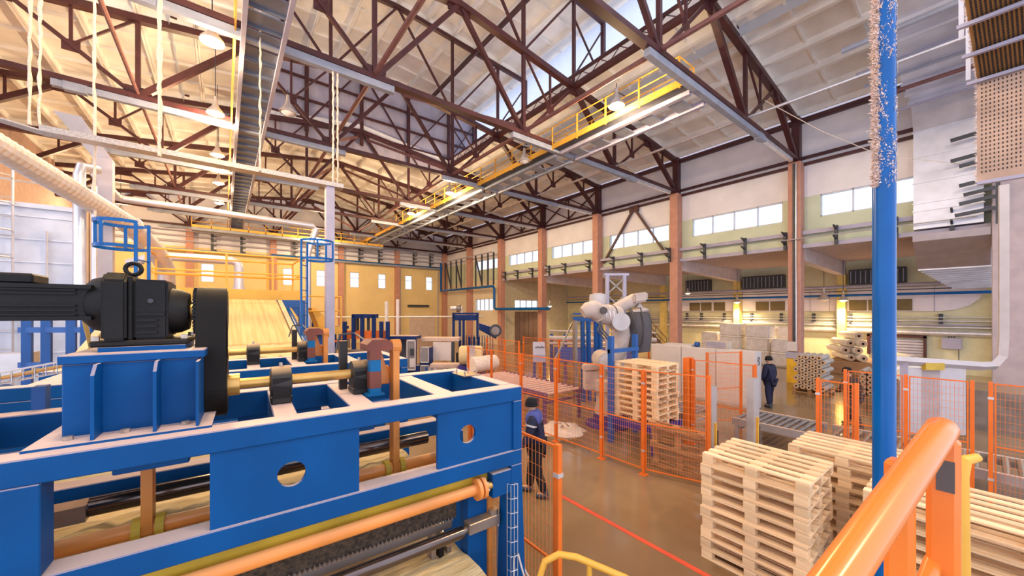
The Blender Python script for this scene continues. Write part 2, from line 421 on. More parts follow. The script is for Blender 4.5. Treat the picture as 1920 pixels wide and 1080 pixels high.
# purlin under lantern roof, crossing braces in the roof plane
for x, nm in ((XC+4.4, 'right'), (XC-4.4, 'left')):
    tag(MB().box(x-0.07, TY[0], zlan(x)-0.16, x+0.07, YE, zlan(x)+0.06).build('lantern_purlin', maroon), 'maroon purlin under the %s half of the lantern roof' % nm, 'purlin')
kk = 0
for i in range(2, 7):
    a, b = TY[i], TY[i+1]
    for (x0, x1) in ((XC-3, XC), (XC, XC+3)):
        if i < 4 and False: continue
        sg = -1 if x0 < XC else 1; p = (XC+sg*2.85, a+0.1, ZCH+0.3); q = (XC+sg*0.3, b-0.1, ztop(XC)-0.45)
        side = 'left' if x0 < XC else 'right'
        o = MB().beam(p, q, 0.12, 0.14).build('sway_brace', pinkred)
        tag(o, 'slanting pink-red sway brace %s of the ridge, %s bay from the camera' % (side, ORD[i]), 'brace', 'sway braces between trusses')
# end-wall bracing of the last bay and the V brace on the window wall
t = thing('wall_brace', 'maroon V-shaped brace across the window right of the robot', 'brace', (21.9, 20.7, 6.9))
MB().beam((21.85, 14.75, 10.35), (21.85, 17.3, 6.9), 0.13).build('brace_leg', maroon, t)
MB().beam((21.85, 14.75, 10.35), (21.85, 12.4, 6.9), 0.13).build('brace_leg', maroon, t)
MB().box(21.80, 14.4, 10.1, 21.9, 15.1, 10.5).build('gusset', maroon, t)
for i, nm in ((2, 'third'), (3, 'fourth'), (5, 'sixth')):
    a, b = TY[i+1], TY[i+2] if i+2 < len(TY) else YF; mid = (a+b)/2
    t = thing('wall_truss_brace', 'thin maroon cross bracing above the windows, %s bay from the camera' % nm, 'brace', (21.85, mid, ZCH))
    for p, q in (((a+.2, 10.8), (mid, 12.4)), ((mid, 12.4), (b-.2, 10.8)), ((mid, 12.4), (mid, 10.8)), ((mid, 10.8), (a+.2, 12.3)), ((mid, 10.8), (b-.2, 12.3))):
        MB().beam((21.8, p[0], p[1]), (21.8, q[0], q[1]), 0.08).build('strut', maroon, t)

# ---- annex (side aisle) beyond the columns
XA = 31.2
YA = 29.73
struct(B(XA, -8, 0, XA+0.3, YA+0.3, 7.2).build('wall_annex', mat('annex_yellow_green', (0.70, 0.68, 0.46), 0.8, var=0.05)))
# annex end wall with gate opening and window
aw = MB(); aw.box(22.3, YA, 4.55, XA, YA+0.25, 7.2); aw.box(22.3, YA, 0, 23.4, YA+0.25, 4.55); aw.box(26.6, YA, 0, XA, YA+0.25, 4.55); aw.box(23.4, YA, 3.35, 26.6, YA+0.25, 3.5)
struct(aw.build('wall_annex_end', mat('annex_end_paint', (0.55, 0.50, 0.36), 0.8)))
window(nwin, YA+0.1, 23.4, 26.6, 3.5, 4.55, 4, 'y', trimw); nwin += 1
window(nwin, XW+0.1, 31.6, 35.0, 3.45, 4.7, 4, 'x', trimw); nwin += 1
gate = mat('brown_gate', (0.16, 0.10, 0.085), 0.6)
d1 = struct(B(23.4, YA+0.1, 0, 26.6, YA+0.18, 3.35).build('door_1', gate))
for k in range(5): B(23.45+0.63*k, YA+0.06, 0.05, 24.03+0.63*k, YA+0.1, 3.3).build('panel', gate, d1)
asl = mat('annex_ribbed_slab', (0.62, 0.50, 0.45), 0.8, var=0.06)
ac = bpy.data.objects.new('ceiling_annex', None); COL.objects.link(ac); struct(ac)
proto = None
for i in range(6):
    if i < 0: continue
    a = TY[i]
    if a > YA-1: break
    for k in range(10):
        x = 22.1+0.9*k
        if proto is None:
            m = MB(); m.box(0.0, 0.02, 0.18, 0.88, 5.98, 0.25)
            m.prism([(0.02,0.02,0.18),(0.14,0.02,0.0),(0.26,0.02,0.0),(0.38,0.02,0.18)], (0,5.96,0)); m.prism([(0.48,0.02,0.18),(0.58,0.02,0.0),(0.70,0.02,0.0),(0.82,0.02,0.18)], (0,5.96,0))
            proto = m.build('annex_slab', asl, ac); proto.location = (x, a, 6.5)
        else: inst(proto, ac, (x, a, 6.5))
beamc = mat('annex_beam_paint', (0.62, 0.54, 0.56), 0.7)
ycol = mat('annex_column_yellow', (0.78, 0.60, 0.20), 0.7)
for i in range(0, 5):
    y = TY[i]; nm = ['behind the perforated trays', 'beside the roll stacks', 'behind the wrapped bales', 'behind the robot', 'by the annex gate'][i]
    t = thing('annex_beam', 'pale haunched concrete beam under the annex roof, ' + nm, 'beam', (26, y, 5.7), group='annex beams')
    MB().prism([(21.95, y-0.15, 6.5), (30.9, y-0.15, 6.5), (30.9, y-0.15, 5.7), (21.95, y-0.15, 5.95)], (0, 0.3, 0)).build('web', beamc, t)
    MB().prism([(21.95, y-0.2, 5.97), (30.9, y-0.2, 5.72), (30.9, y-0.2, 5.62), (21.95, y-0.2, 5.87)], (0, 0.4, 0)).build('flange', beamc, t)
    t2 = B(30.45, y-0.2, 0, 30.95, y+0.2, 5.65).build('annex_column', ycol); tag(t2, 'yellow annex column against the back wall, ' + nm, 'column', 'annex columns')
# ================================================================== ROOF-LEVEL SERVICES
woodtan = mat('rope_fluff', (0.74, 0.62, 0.52), 0.9, var=0.15, scale=30, bump=0.5, bscale=80)
def lightpt(x, y, z, e, parent, r=0.18, col=SODIUM, spot=False):
    l = bpy.data.lights.new('lamp_light', 'SPOT' if spot else 'POINT')
    if spot: l.spot_size = math.radians(140); l.spot_blend = 0.5
    l.energy = e; l.color = col; l.shadow_soft_size = r
    o = bpy.data.objects.new('lamp_light', l); COL.objects.link(o); o.location = Vector((x, y, z)) - OFF[parent]; o.parent = parent
bulb_on = mat('lit_sodium_bulb', (1, 0.8, 0.5), 0.4, emit=((1.0, 0.62, 0.22), 60))
glassy = mat('lamp_glass_off', (0.75, 0.72, 0.72), 0.15, spec=0.8)
alum = mat('spun_aluminium', (0.68, 0.66, 0.68), 0.35, metal=0.6)
def bay_lamp(x, y, z, label, lit, e=600, s=1.0, top=0.8):
    if x < 0.6 or y < 3: top = (ztop(x)+0.14 if not (0.6 < x < 12.7) else zlan(x))-z
    elif x > 22: top = 6.52-z
    t = thing('high_bay_lamp', label, 'lamp', (x, y, z-0.1), group='hanging factory lamps')
    MB().tube((x, y, z+0.45*s), (x, y, z+top), 0.015, 6).build('rod', darkst, t)
    MB().lathe([(0.05*s, 0.62*s), (0.07*s, 0.40*s), (0.10*s, 0.30*s), (0.12*s, 0.24*s), (0.26*s, 0.06*s), (0.27*s, 0.0), (0.255*s, 0.0), (0.245*s, 0.05*s), (0.10*s, 0.22*s)], (x, y, z)).build('reflector', alum, t, smooth=True)
    MB().lathe([(0.02*s, -0.10*s), (0.10*s, -0.06*s), (0.2*s, 0.0), (0.23*s, 0.04*s), (0.08*s, 0.2*s)], (x, y, z)).build('bulb', bulb_on if lit else glassy, t, smooth=True)
    if 10 < x < 12: MB().beam((x-0.02, y, 11.02), (11.24, y, 11.02), 0.03).build('arm', darkst, t)
    if lit: lightpt(x, y, z-0.12*s if x > 22 else z-0.3*s, e, t, spot=x > 22)
LY = [12.6, 17.1, 21.6, 26.3, 31.1]
for k, y in enumerate(LY):
    bay_lamp(-0.25, y, 10.5, 'glowing sodium lamp in the left row along the grey walkway, %s from the camera' % ORD[k], True, 470)
bay_lamp(10.75, 7.95, 10.5, 'glaring sodium lamp by the yellow railing, nearest on the right walkway', True, 600)
bay_lamp(10.95, 13.2, 10.3, 'unlit glass bell lamp hanging at the yellow walkway railing', False)
bay_lamp(10.75, 20.0, 10.5, 'lit sodium lamp on the right walkway, middle one', True, 900)
bay_lamp(10.75, 25.9, 10.5, 'lit sodium lamp far along the right walkway', True, 900)
bay_lamp(1.75, 15.0, 10.3, 'unlit glass bell lamp right of the grey walkway', False)
bay_lamp(6.6, 36.9, 9.9, 'lit sodium lamp near the far wall walkway', True, 600)
bay_lamp(-5.6, 36.5, 10.2, 'lit sodium lamp deep in the far left corner', True, 600)
bay_lamp(-0.25, 8.0, 10.5, 'sodium lamp of the left row hanging above the blue machines', True, 430)
bay_lamp(-0.25, 3.4, 10.5, 'sodium lamp of the left row almost above the camera', True, 430)
bay_lamp(6.2, -3.4, 10.9, 'sodium lamp under the roof behind the camera', True, 620)
# ---- right catwalk
t = thing('maintenance_catwalk', 'yellow-railed maintenance walkway hung under the trusses on the right', 'walkway', (11.9, 20, 10.3))
for i in range(1, 7):
    a, b = TY[i]+0.14, TY[i+1]-0.14
    for x, w, z in ((11.75, 0.16, 10.30), (12.7, 0.14, 10.26)):
        B(x-w/2, a, z, x+w/2, b, z+0.2).build('girder', greysteel if i > 1 else lavst, t)
    B(11.25, a, 10.44, 11.66, b, 10.48).build('deck_plate', darkst, t)
    B(11.2, a, 10.40, 11.24, b, 10.62).build('toe_board', yellowp, t)
    for k in range(5):
        y = a + 0.6 + k*(b-a-1.2)/4
        B(11.84, y-0.25, 10.33, 12.62, y+0.25, 10.37).build('cross_plate', greysteel, t)
for x in (11.22, 12.13):
    for z in (11.35, 11.0): MB().tube((x, 5.95, z), (x, 40.2, z), 0.022, 6).build('handrail', yellowp, t)
    y = 5.95; pr = None
    while y < 40.3:
        if x < 12: B(x-0.025, y-0.025, 10.36, x+0.025, y+0.025, 11.35).build('post', yellowp, t)
        else: B(x-0.02, y-0.02, 10.5, x+0.02, y+0.02, 11.35).build('post', yellowp, t)
        y += 1.42
MB().tube((11.22, 5.95, 11.35), (12.13, 5.95, 11.35), 0.022, 6).build('handrail', yellowp, t); MB().tube((11.22, 5.95, 11.0), (12.13, 5.95, 11.0), 0.022, 6).build('handrail', yellowp, t)
# ---- left catwalk
t = thing('maintenance_catwalk', 'grey slatted maintenance walkway overhead on the left, yellow edge', 'walkway', (0.8, 20, 10.3))
for x in (0.38, 1.22): B(x-0.05, 7.5, 10.28, x+0.05, 40, 10.46).build('side_channel', lavst, t)
pl_ = None; y = 7.6; kk = 0
while y < 39.6:
    loc = (0.8, y, 10.42)
    if pl_ is None:
        pl_ = MB().box(-0.37, 0, 0, 0.37, 0.52, 0.03).box(-0.37, 0.5, -0.07, 0.37, 0.53, 0.0).build('deck_slat', mat('walkway_slat', (0.22, 0.25, 0.33), 0.35, metal=0.5), t, local=True); pl_.location = Vector(loc)-OFF[t]
    else: inst(pl_, t, Vector(loc)-OFF[t])
    y += 0.74
B(0.2, 7.5, 10.46, 0.24, 40, 10.66).build('toe_board', yellowp, t)
for z in (11.0, 11.4): MB().tube((0.22, 7.5, z), (0.22, 40, z), 0.022, 6).build('handrail', yellowp, t)
y = 7.6
while y < 40: B(0.2, y-0.02, 10.45, 0.24, y+0.02, 11.4).build('post', yellowp, t); y += 1.45
# ---- far catwalk
t = thing('maintenance_catwalk', 'yellow-railed walkway crossing in front of the far wall', 'walkway', (7, 38.6, 9.6))
B(-2, 38.0, 9.75, 12.8, 38.9, 9.95).build('girder', greysteel, t)
B(-2, 37.9, 9.95, 12.8, 37.95, 10.15).build('toe_board', yellowp, t)
for z in (10.4, 10.8): MB().tube((-2, 37.92, z), (12.8, 37.92, z), 0.03, 6).build('handrail', yellowp, t)
x = -2
while x < 12.9: B(x-0.025, 37.9, 9.95, x+0.025, 37.95, 10.8).build('post', yellowp, t); x += 1.2
# ---- bracket tray on the right wall
t = thing('cable_bracket_rail', 'pair of lavender steel rails with dark brackets along the window wall', 'cable rack', (21.7, 12, 6.4))
for i in range(0, 5):
    a, b = TY[i]+0.26, TY[i+1]-0.26
    B(21.66, a, 7.02, 21.80, b, 7.2).build('rail', lavst, t); B(21.66, a, 6.38, 21.80, b, 6.56).build('rail', lavst, t)
br = MB().box(-0.06, -0.06, 0, 0.06, 0.06, 0.86); br.prism([(-0.06,-0.03,0.80),(-0.06,-0.03,0.66),(-0.5,-0.03,0.79),(-0.5,-0.03,0.83)], (0,0.06,0)); br.prism([(-0.06,-0.03,0.36),(-0.06,-0.03,0.22),(-0.5,-0.03,0.35),(-0.5,-0.03,0.39)], (0,0.06,0))
bro = br.build('bracket', darkst, t, local=True); bro.location = Vector((21.6, 0.89, 6.38))-OFF[t]
for y in (2.36, 4.23, 6.14, 7.9, 9.98, 11.92, 14.01, 16.24, 18.4, 20.89, 22.74, 24.9, 27, 28.9): inst(bro, t, Vector((21.6 if abs(y-11.92) > 0.1 else 21.3, y, 6.38))-OFF[t])
MB().tube((21.25, 0.3, 6.79), (21.25, 6.3, 6.79), 0.025, 6).build('rod', silver, t)
# ---- far wall cable racks
t = thing('cable_bracket_rail', 'rows of pipes and dark brackets high on the far wall', 'cable rack', (9, YF-0.2, 8.5))
for z, r, m in ((10.15, 0.05, lavst), (9.75, 0.04, lavst), (9.3, 0.05, lavst), (8.55, 0.11, greysteel)): MB().tube((-8, YF-0.55, z), (21.3, YF-0.55, z), r, 6).build('pipe', m, t)
MB().tube((3.5, YF-0.5, 8.72), (21.3, YF-0.5, 8.72), 0.07, 6).build('pipe', bluepipe, t)
br = MB().box(-0.1, -0.06, 0, 0.1, 0.06, 1.7)
for z in (0.1, 0.5, 0.9, 1.3, 1.6): br.box(0.1, -0.4, z-0.04, 0.3, 0, z+0.04)
b0 = br.build('bracket', darkst, t, local=True); b0.location = Vector((-0.82, YF-0.46, 8.6))-OFF[t]
for x in (-5, 1.24, 5.37, 7.32, 11.47, 13.56, 17.58, 19.67): inst(b0, t, Vector((x, YF-0.46, 8.6))-OFF[t])
# ---- hanging cable ladder in the far right corner
t = thing('cable_ladder', 'dark hanging cable ladder with blue pipe in the far right corner', 'cable rack', (21, 36, 6))
x = 20.9
MB().tube((x, 30.2, 9.25), (x, 41.2, 9.25), 0.07, 6).build('rail', lavst, t)
MB().path([(x, 41.1, 9.3), (x, 41.1, 5.85), (x, 30.0, 5.85), (x, 29.8, 5.6), (x, 29.8, 3.75), (x, 29.5, 3.6), (x, 22, 3.6)], 0.13, 8).build('blue_pipe', bluepipe, t, smooth=True)
for y in (40, 38.6, 37.3, 36.2, 33.2, 32.0, 30.9, 29.9):
    B(x-0.06, y-0.07, 6.0, x+0.06, y+0.07, 9.2).build('hanger', darkst, t)
for y in (38.6, 36.2, 32.0): MB().beam((x, y, 6.2), (x, y+1.2, 9.0), 0.12).build('diagonal', darkst, t)
# ---- galvanised rectangular duct on the window wall
t = thing('air_duct', 'large galvanised rectangular air duct turning down the window wall', 'duct', (21.5, 1, 5.2))
dy0, dy1 = 0.15, 1.87
MB().prism([(21.98, dy1, 6.6), (21.98, dy1, 12.2), (21.3, dy1, 12.3), (8.5, dy1, 12.3), (8.5, dy1, 11.2), (20.5, dy1, 11.3), (21.0, dy1, 11.0), (21.45, dy1, 10.4), (21.45, dy1, 6.6)], (0, dy0-dy1, 0)).build('duct_body', galv, t)
for z in (10.4, 9.4, 8.4, 7.6, 7.3): B(21.42, dy0-0.03, z-0.02, 21.5, dy1+0.03, z+0.02).build('seam', galv, t)
for x in (20.4, 19.5, 18.6, 17.6, 16.5, 15.4, 14.4): B(x-0.03, dy0-0.05, 11.15, x+0.03, dy1+0.05, 11.30).build('seam', galv, t)
MB().prism([(21.2, dy1, 6.36), (23.4, dy1, 6.36), (24.6, dy1, 5.3), (23.0, dy1, 5.15), (21.9, dy1, 5.75), (21.25, dy1, 6.1)], (0, dy0-0.15-dy1, 0)).build('lower_elbow', mat('dull_zinc', (0.46, 0.40, 0.42), 0.4, metal=0.5), t)
m = MB()
for k in range(12):
    x = 23.0+0.55*k; z = 5.15-0.05*k
    m.box(x, dy0-0.2, z-0.05, x+0.5, dy1-0.06*k, z+0.7)
stuff(m.build('ribbed_section', galv, t))
# pipes crossing under the duct
for k, (x, z, r, m) in enumerate(((20.1, 11.0, 0.05, lavst), (18.2, 10.95, 0.07, pinkred), (16.9, 10.9, 0.05, greysteel), (15.8, 10.85, 0.07, lavst), (13.9, 10.8, 0.08, greysteel))):
    tag(MB().tube((x, -6, z), (x, 2.6, z), r, 8).build('ceiling_pipe', m, smooth=True), 'thin pipe passing below the galvanised duct, %s from the window wall' % ORD[k], 'pipe', 'pipes under the duct')
# dark arms standing out from the nearest column
t = thing('bracket_rack', 'dark bracket arms in front of the galvanised duct', 'bracket', (21.2, -0.2, 6.5))
for (z, L) in ((9.6, 1.0), (8.85, 1.0), (8.6, 0.8), (7.9, 0.8), (7.55, 0.7), (7.25, 0.8), (6.85, 0.9)):
    MB().beam((20.9, -0.1, z+0.1), (20.9, -0.1+L, z), 0.08, 0.12).build('arm', darkst, t)
B(20.85, -0.2, 6.4, 20.95, -0.1, 10).build('upright', darkst, t)
# ---- annex back wall services
t = thing('annex_air_duct', 'white rectangular air duct with brown grilles along the annex wall', 'duct', (30.8, 8, 3.4))
dw = mat('duct_white', (0.74, 0.70, 0.78), 0.6, var=0.04)
prof = [(30.97, 17.5, 3.4), (30.97, 1.8, 3.4), (30.97, 1.2, 3.48), (30.97, 0.7, 3.7), (30.97, 0.35, 4.05), (30.97, 0.15, 4.45), (30.97, 0.1, 4.78), (30.97, 17.5, 4.78)]
MB().prism(prof, (0.22, 0, 0)).build('duct_body', dw, t)
gr = mat('brown_grille', (0.16, 0.12, 0.05), 0.7)
for (a, b) in ((14.45, 15.3), (13.55, 14.36), (12.55, 13.38), (9.64, 10.45), (8.68, 9.54), (4.57, 5.36), (3.62, 4.5), (2.7, 3.5)):
    q = B(30.93, a*1.015, 3.44, 30.97, b*1.015, 4.1).build('grille', gr, t)
for y in (16.4, 11.5, 7.4, 6.4, 1.9): B(30.95, y-0.015, 3.4, 30.98, y+0.015, 4.78).build('seam', lavst, t)
PI_ = [(31.0, 2.2, 0.16, silver, 'thick silver insulated'), (31.0, 2.52, 0.06, silver, 'lower thin silver'), (31.0, 2.66, 0.05, lavst, 'thin lavender'), (31.05, 2.86, 0.05, silver, 'upper bright silver'), (31.05, 3.05, 0.035, silver, 'topmost thin silver'), (30.2, 4.36, 0.075, bluepipe, 'blue painted'), (30.3, 4.9, 0.09, lavst, 'lavender-grey'), (30.25, 4.62, 0.03, darkst, 'thin dark')]
for (x, z, r, m, nm) in PI_:
    tag(MB().tube((x, -7.5, z), (x, 29.4 if x > 30.9 else 29, z), r, 10).build('wall_pipe', m, smooth=True), nm + ' pipe running the length of the annex wall', 'pipe')
t = thing('pipe_bracket_row', 'row of small dark brackets above the silver pipes on the annex wall', 'bracket', (31.1, 8, 2.9))
b0 = MB().box(-0.06, -0.08, -0.25, 0.1, 0.08, 0.3).box(-0.25, -0.06, -0.25, 0.0, 0.06, -0.18).build('bracket', darkst, t, local=True); b0.location = Vector((31.08, 15.83, 2.95))-OFF[t]
for y in (14.62, 12.85, 10.94, 9.07, 7.24, 5.4, 3.52, 1.68, 18, 20, 22): inst(b0, t, Vector((31.08, y, 2.95))-OFF[t])
for k, (a, b, nm) in enumerate(((13.8, 15.7, 'left'), (8.8, 11.4, 'middle'), (2.95, 5.4, 'right'))):
    t = thing('louvred_heater', 'dark louvred heater cage under the annex roof, %s one' % nm, 'heater', (30.8, (a+b)/2, 5.0), group='heater cages')
    B(30.6, a, 5.05, 31.15, b, 5.95).build('casing', darkst, t)
    n = int((b-a)/0.22); s0 = None
    for q in range(n):
        y = a+0.1+q*(b-a-0.2)/(n-1)
        if s0 is None: s0 = MB().box(-0.03, -0.02, 0, 0.03, 0.02, 0.75).build('louvre', greysteel, t, local=True); s0.location = Vector((30.57, y, 5.1))-OFF[t]
        else: inst(s0, t, Vector((30.57, y, 5.1))-OFF[t])
bay_lamp(29.75, 5.5, 4.05, 'lit warm lamp by the annex column next to the roll stacks', True, 1000, 0.9, 2.3)
bay_lamp(29.2, 6.3, 4.1, 'unlit shade lamp left of the lit annex lamp', False, 0, 1.2, 2.2)
bay_lamp(29.75, 11.4, 4.05, 'lit warm lamp above the wrapped bales in the annex', True, 1000, 0.9, 2.3)
bay_lamp(29.2, 14.8, 4.8, 'small lit lamp high in the annex behind the pink column', True, 25, 0.7, 1.5)
bay_lamp(27.5, 22.5, 3.6, 'lit lamp under the annex roof behind the robot arm', True, 1200, 0.9, 2.7)
bay_lamp(26.2, 27.5, 3.9, 'lit lamp near the brown annex gate', True, 300, 0.9, 2.4)
bay_lamp(25.8, 21.3, 3.9, 'white bell lamp above the blue gantry in the annex', False, 0, 1.1, 2.4)
# junction box, framed board
t = thing('junction_box', 'grey electrical box with cables on the annex wall', 'electrical box', (31.1, 1.2, 1.4))
B(30.95, 0.95, 1.35, 31.18, 1.65, 1.95).build('case', lavst, t, bevel=0.02)
for y in (1.2, 1.3, 1.4): MB().tube((31.16, y, 1.95), (31.16, y, 2.1), 0.015, 6).build('cable', darkst, t)
MB().tube((31.1, 1.05, 0.3), (31.1, 1.05, 1.45), 0.015, 6).build('cable', darkst, t)
t = thing('framed_panel', 'maroon framed grey slatted panel on the annex wall', 'panel', (31.1, 3, 0.9))
for a in ((30.95, 2.2, 0.8, 31.15, 2.32, 2.0), (30.95, 4.5, 0.8, 31.15, 4.62, 2.0), (30.95, 2.2, 1.88, 31.15, 4.62, 2.02)): B(*a).build('frame_bar', maroon, t)
for k in range(6): B(31.05, 2.32, 0.85+0.16*k, 31.15, 4.5, 0.97+0.16*k).build('slat', lavst, t)
# ---- cable tray with ropes on the left
perf = mat('perforated_zinc', (0.44, 0.40, 0.38), 0.4, metal=0.5, var=0.2, scale=25)
t = thing('cable_tray', 'long perforated cable tray hung on fluffy ropes at upper left', 'cable tray', (0, 11.7, 7))
MB().box(-2.9, 11.55, 6.98, 2.75, 11.85, 7.0).build('tray_floor', perf, t)
for y in (11.54, 11.85): MB().box(-2.9, y, 6.98, 2.75, y+0.012, 7.1).build('tray_side', perf, t)
MB().prism([(-2.9, 11.55, 6.98), (-2.9, 11.85, 6.98), (-4.3, 11.65, 7.18), (-4.3, 11.35, 7.18)], (0, 0, 0.03)).build('tray_floor', perf, t)
B(2.3, 11.6, 0, 2.52, 11.85, 6.98).build('drop_duct', lavst, t)
for k, (x, y, z0, z1, nm) in enumerate(((-3.05, 11.7, 7.1, 13.3, 'outermost left'), (-2.9, 11.6, 7.1, 13.3, 'second left'), (-2.22, 11.9, 5.4, 12.9, 'third left'), (-1.15, 11.5, 6.9, 12.9, 'thick fourth'), (0.73, 11.5, 7.0, 12.5, 'glowing fifth'), (2.5, 11.7, 7.0, 10.5, 'sixth, by the grey post'), (2.62, 11.7, 7.0, 10.5, 'rightmost'))):
    n = 40; pts = []; rad = []
    for i in range(n+1):
        pts.append((x+random.uniform(-.012, .012), y+random.uniform(-.012, .012), z0+(z1-z0)*i/n)); rad.append((0.05 if k == 3 else 0.03)*random.uniform(0.6, 1.15)*(1.0 if i < n*0.8 or k > 4 else 0.5))
    tag(MB().path(pts, rad, 6).build('hanging_rope', woodtan), 'fluffy dusty rope holding the left cable tray, ' + nm, 'rope', 'tray ropes')
t = thing('round_duct', 'thick ribbed round duct sloping down from the upper left edge', 'duct', (-2.5, 11, 5))
p, q = Vector((-3.6, 8.2, 6.45)), Vector((-1.85, 13.2, 5.55))
n = 90; pts = [p.lerp(q, i/n) for i in range(n+1)]; rad = [0.2 + (0.014 if i % 2 else 0) for i in range(n+1)]
ribm = mat('dusty_ribbed_zinc', (0.66, 0.60, 0.58), 0.45, metal=0.35, dust=((0.72, 0.42, 0.15), 0.8))
MB().path(pts, rad, 14).build('ribbed_tube', ribm, t, smooth=False)
MB().path([q, q+Vector((0.35, 1.0, -0.45)), q+Vector((0.5, 1.6, -0.9)), q+Vector((0.5, 1.75, -1.6)), q+Vector((0.5, 1.75, -3.6))], 0.21, 14).build('elbow', ribm, t, smooth=True)
MB().tube(q-Vector((0.02, 0.06, -0.01)), q+Vector((0.02, 0.06, -0.01)), 0.235, 14).build('collar', alum, t)
t = thing('vent_stack', 'grey square vent post beside the blue ladder cage', 'duct', (-2.3, 12.9, 0))
B(-2.42, 12.8, 0, -2.1, 13.05, 7.0).build('shaft', mat('vent_grey', (0.50, 0.46, 0.50), 0.5, metal=0.3), t)
MB().prism([(-2.42, 12.8, 7.0), (-2.1, 12.8, 7.0), (-2.5, 12.3, 7.7), (-2.9, 12.3, 7.7)], (0, 0.25, 0)).build('hood', galv, t)
t = thing('riser_pipe', 'shiny vertical riser pipe with elbow at its top, left of the grey post', 'pipe', (-2.5, 12.3, 0))
MB().path([(-2.52, 12.3, 0), (-2.52, 12.3, 6.4), (-2.5, 12.35, 6.6), (-2.3, 12.6, 6.65)], 0.1, 10).build('pipe', silver, t, smooth=True)
MB().tube((-2.3, 12.3, 0), (-2.3, 12.3, 6.2), 0.05, 8).build('conduit', alum, t)
t = thing('round_duct', 'slim zinc pipe running under the left cable tray to the grey post', 'pipe', (0, 15, 6.4))
MB().path([(-2.6, 14.0, 6.9), (-2.3, 14.6, 6.5), (-2.2, 14.7, 6.5), (2.55, 15.1, 6.5), (2.65, 15.12, 6.4), (2.45, 15.15, 5.7), (2.4, 15.15, 5.5), (2.4, 15.15, 1.0)], 0.1, 10).build('pipe', alum, t, smooth=True)
# ================================================================== FOREGROUND MACHINES
brass = mat('oily_brass', (0.62, 0.36, 0.10), 0.3, metal=0.5, var=0.15)
orangebr = mat('orange_brown_paint', (0.62, 0.22, 0.04), 0.45, var=0.15)
orangetube = mat('orange_tube_paint', (0.80, 0.28, 0.06), 0.35, var=0.1, dust=((0.85, 0.45, 0.2), 0.5))
rust = mat('red_primer', (0.20, 0.05, 0.03), 0.6, var=0.2)
lblue = mat('light_blue_paint', (0.006, 0.13, 0.32), 0.5, spec=0.2)
fleece = mat('fibre_fleece', (0.66, 0.46, 0.20), 0.95, var=0.2, scale=6, bump=0.6, bscale=12, col2=(0.80, 0.62, 0.34), stretch=(0.6, 3, 1))
mustard = mat('mustard_paint', (0.55, 0.36, 0.03), 0.5, var=0.15)
oldst = mat('worn_steel', (0.30, 0.25, 0.22), 0.35, metal=0.6, var=0.2, dust=((0.55, 0.34, 0.16), 0.7))
chrome = mat('dark_chrome_roller', (0.14, 0.11, 0.10), 0.18, metal=0.9)
blackd = mat('dusty_black_bearing', (0.016, 0.013, 0.011), 0.5, var=0.2, dust=((0.55, 0.36, 0.2), 0.7))
boltm = mat('bolt_zinc', (0.5, 0.42, 0.36), 0.4, metal=0.7)
RM = -0.039
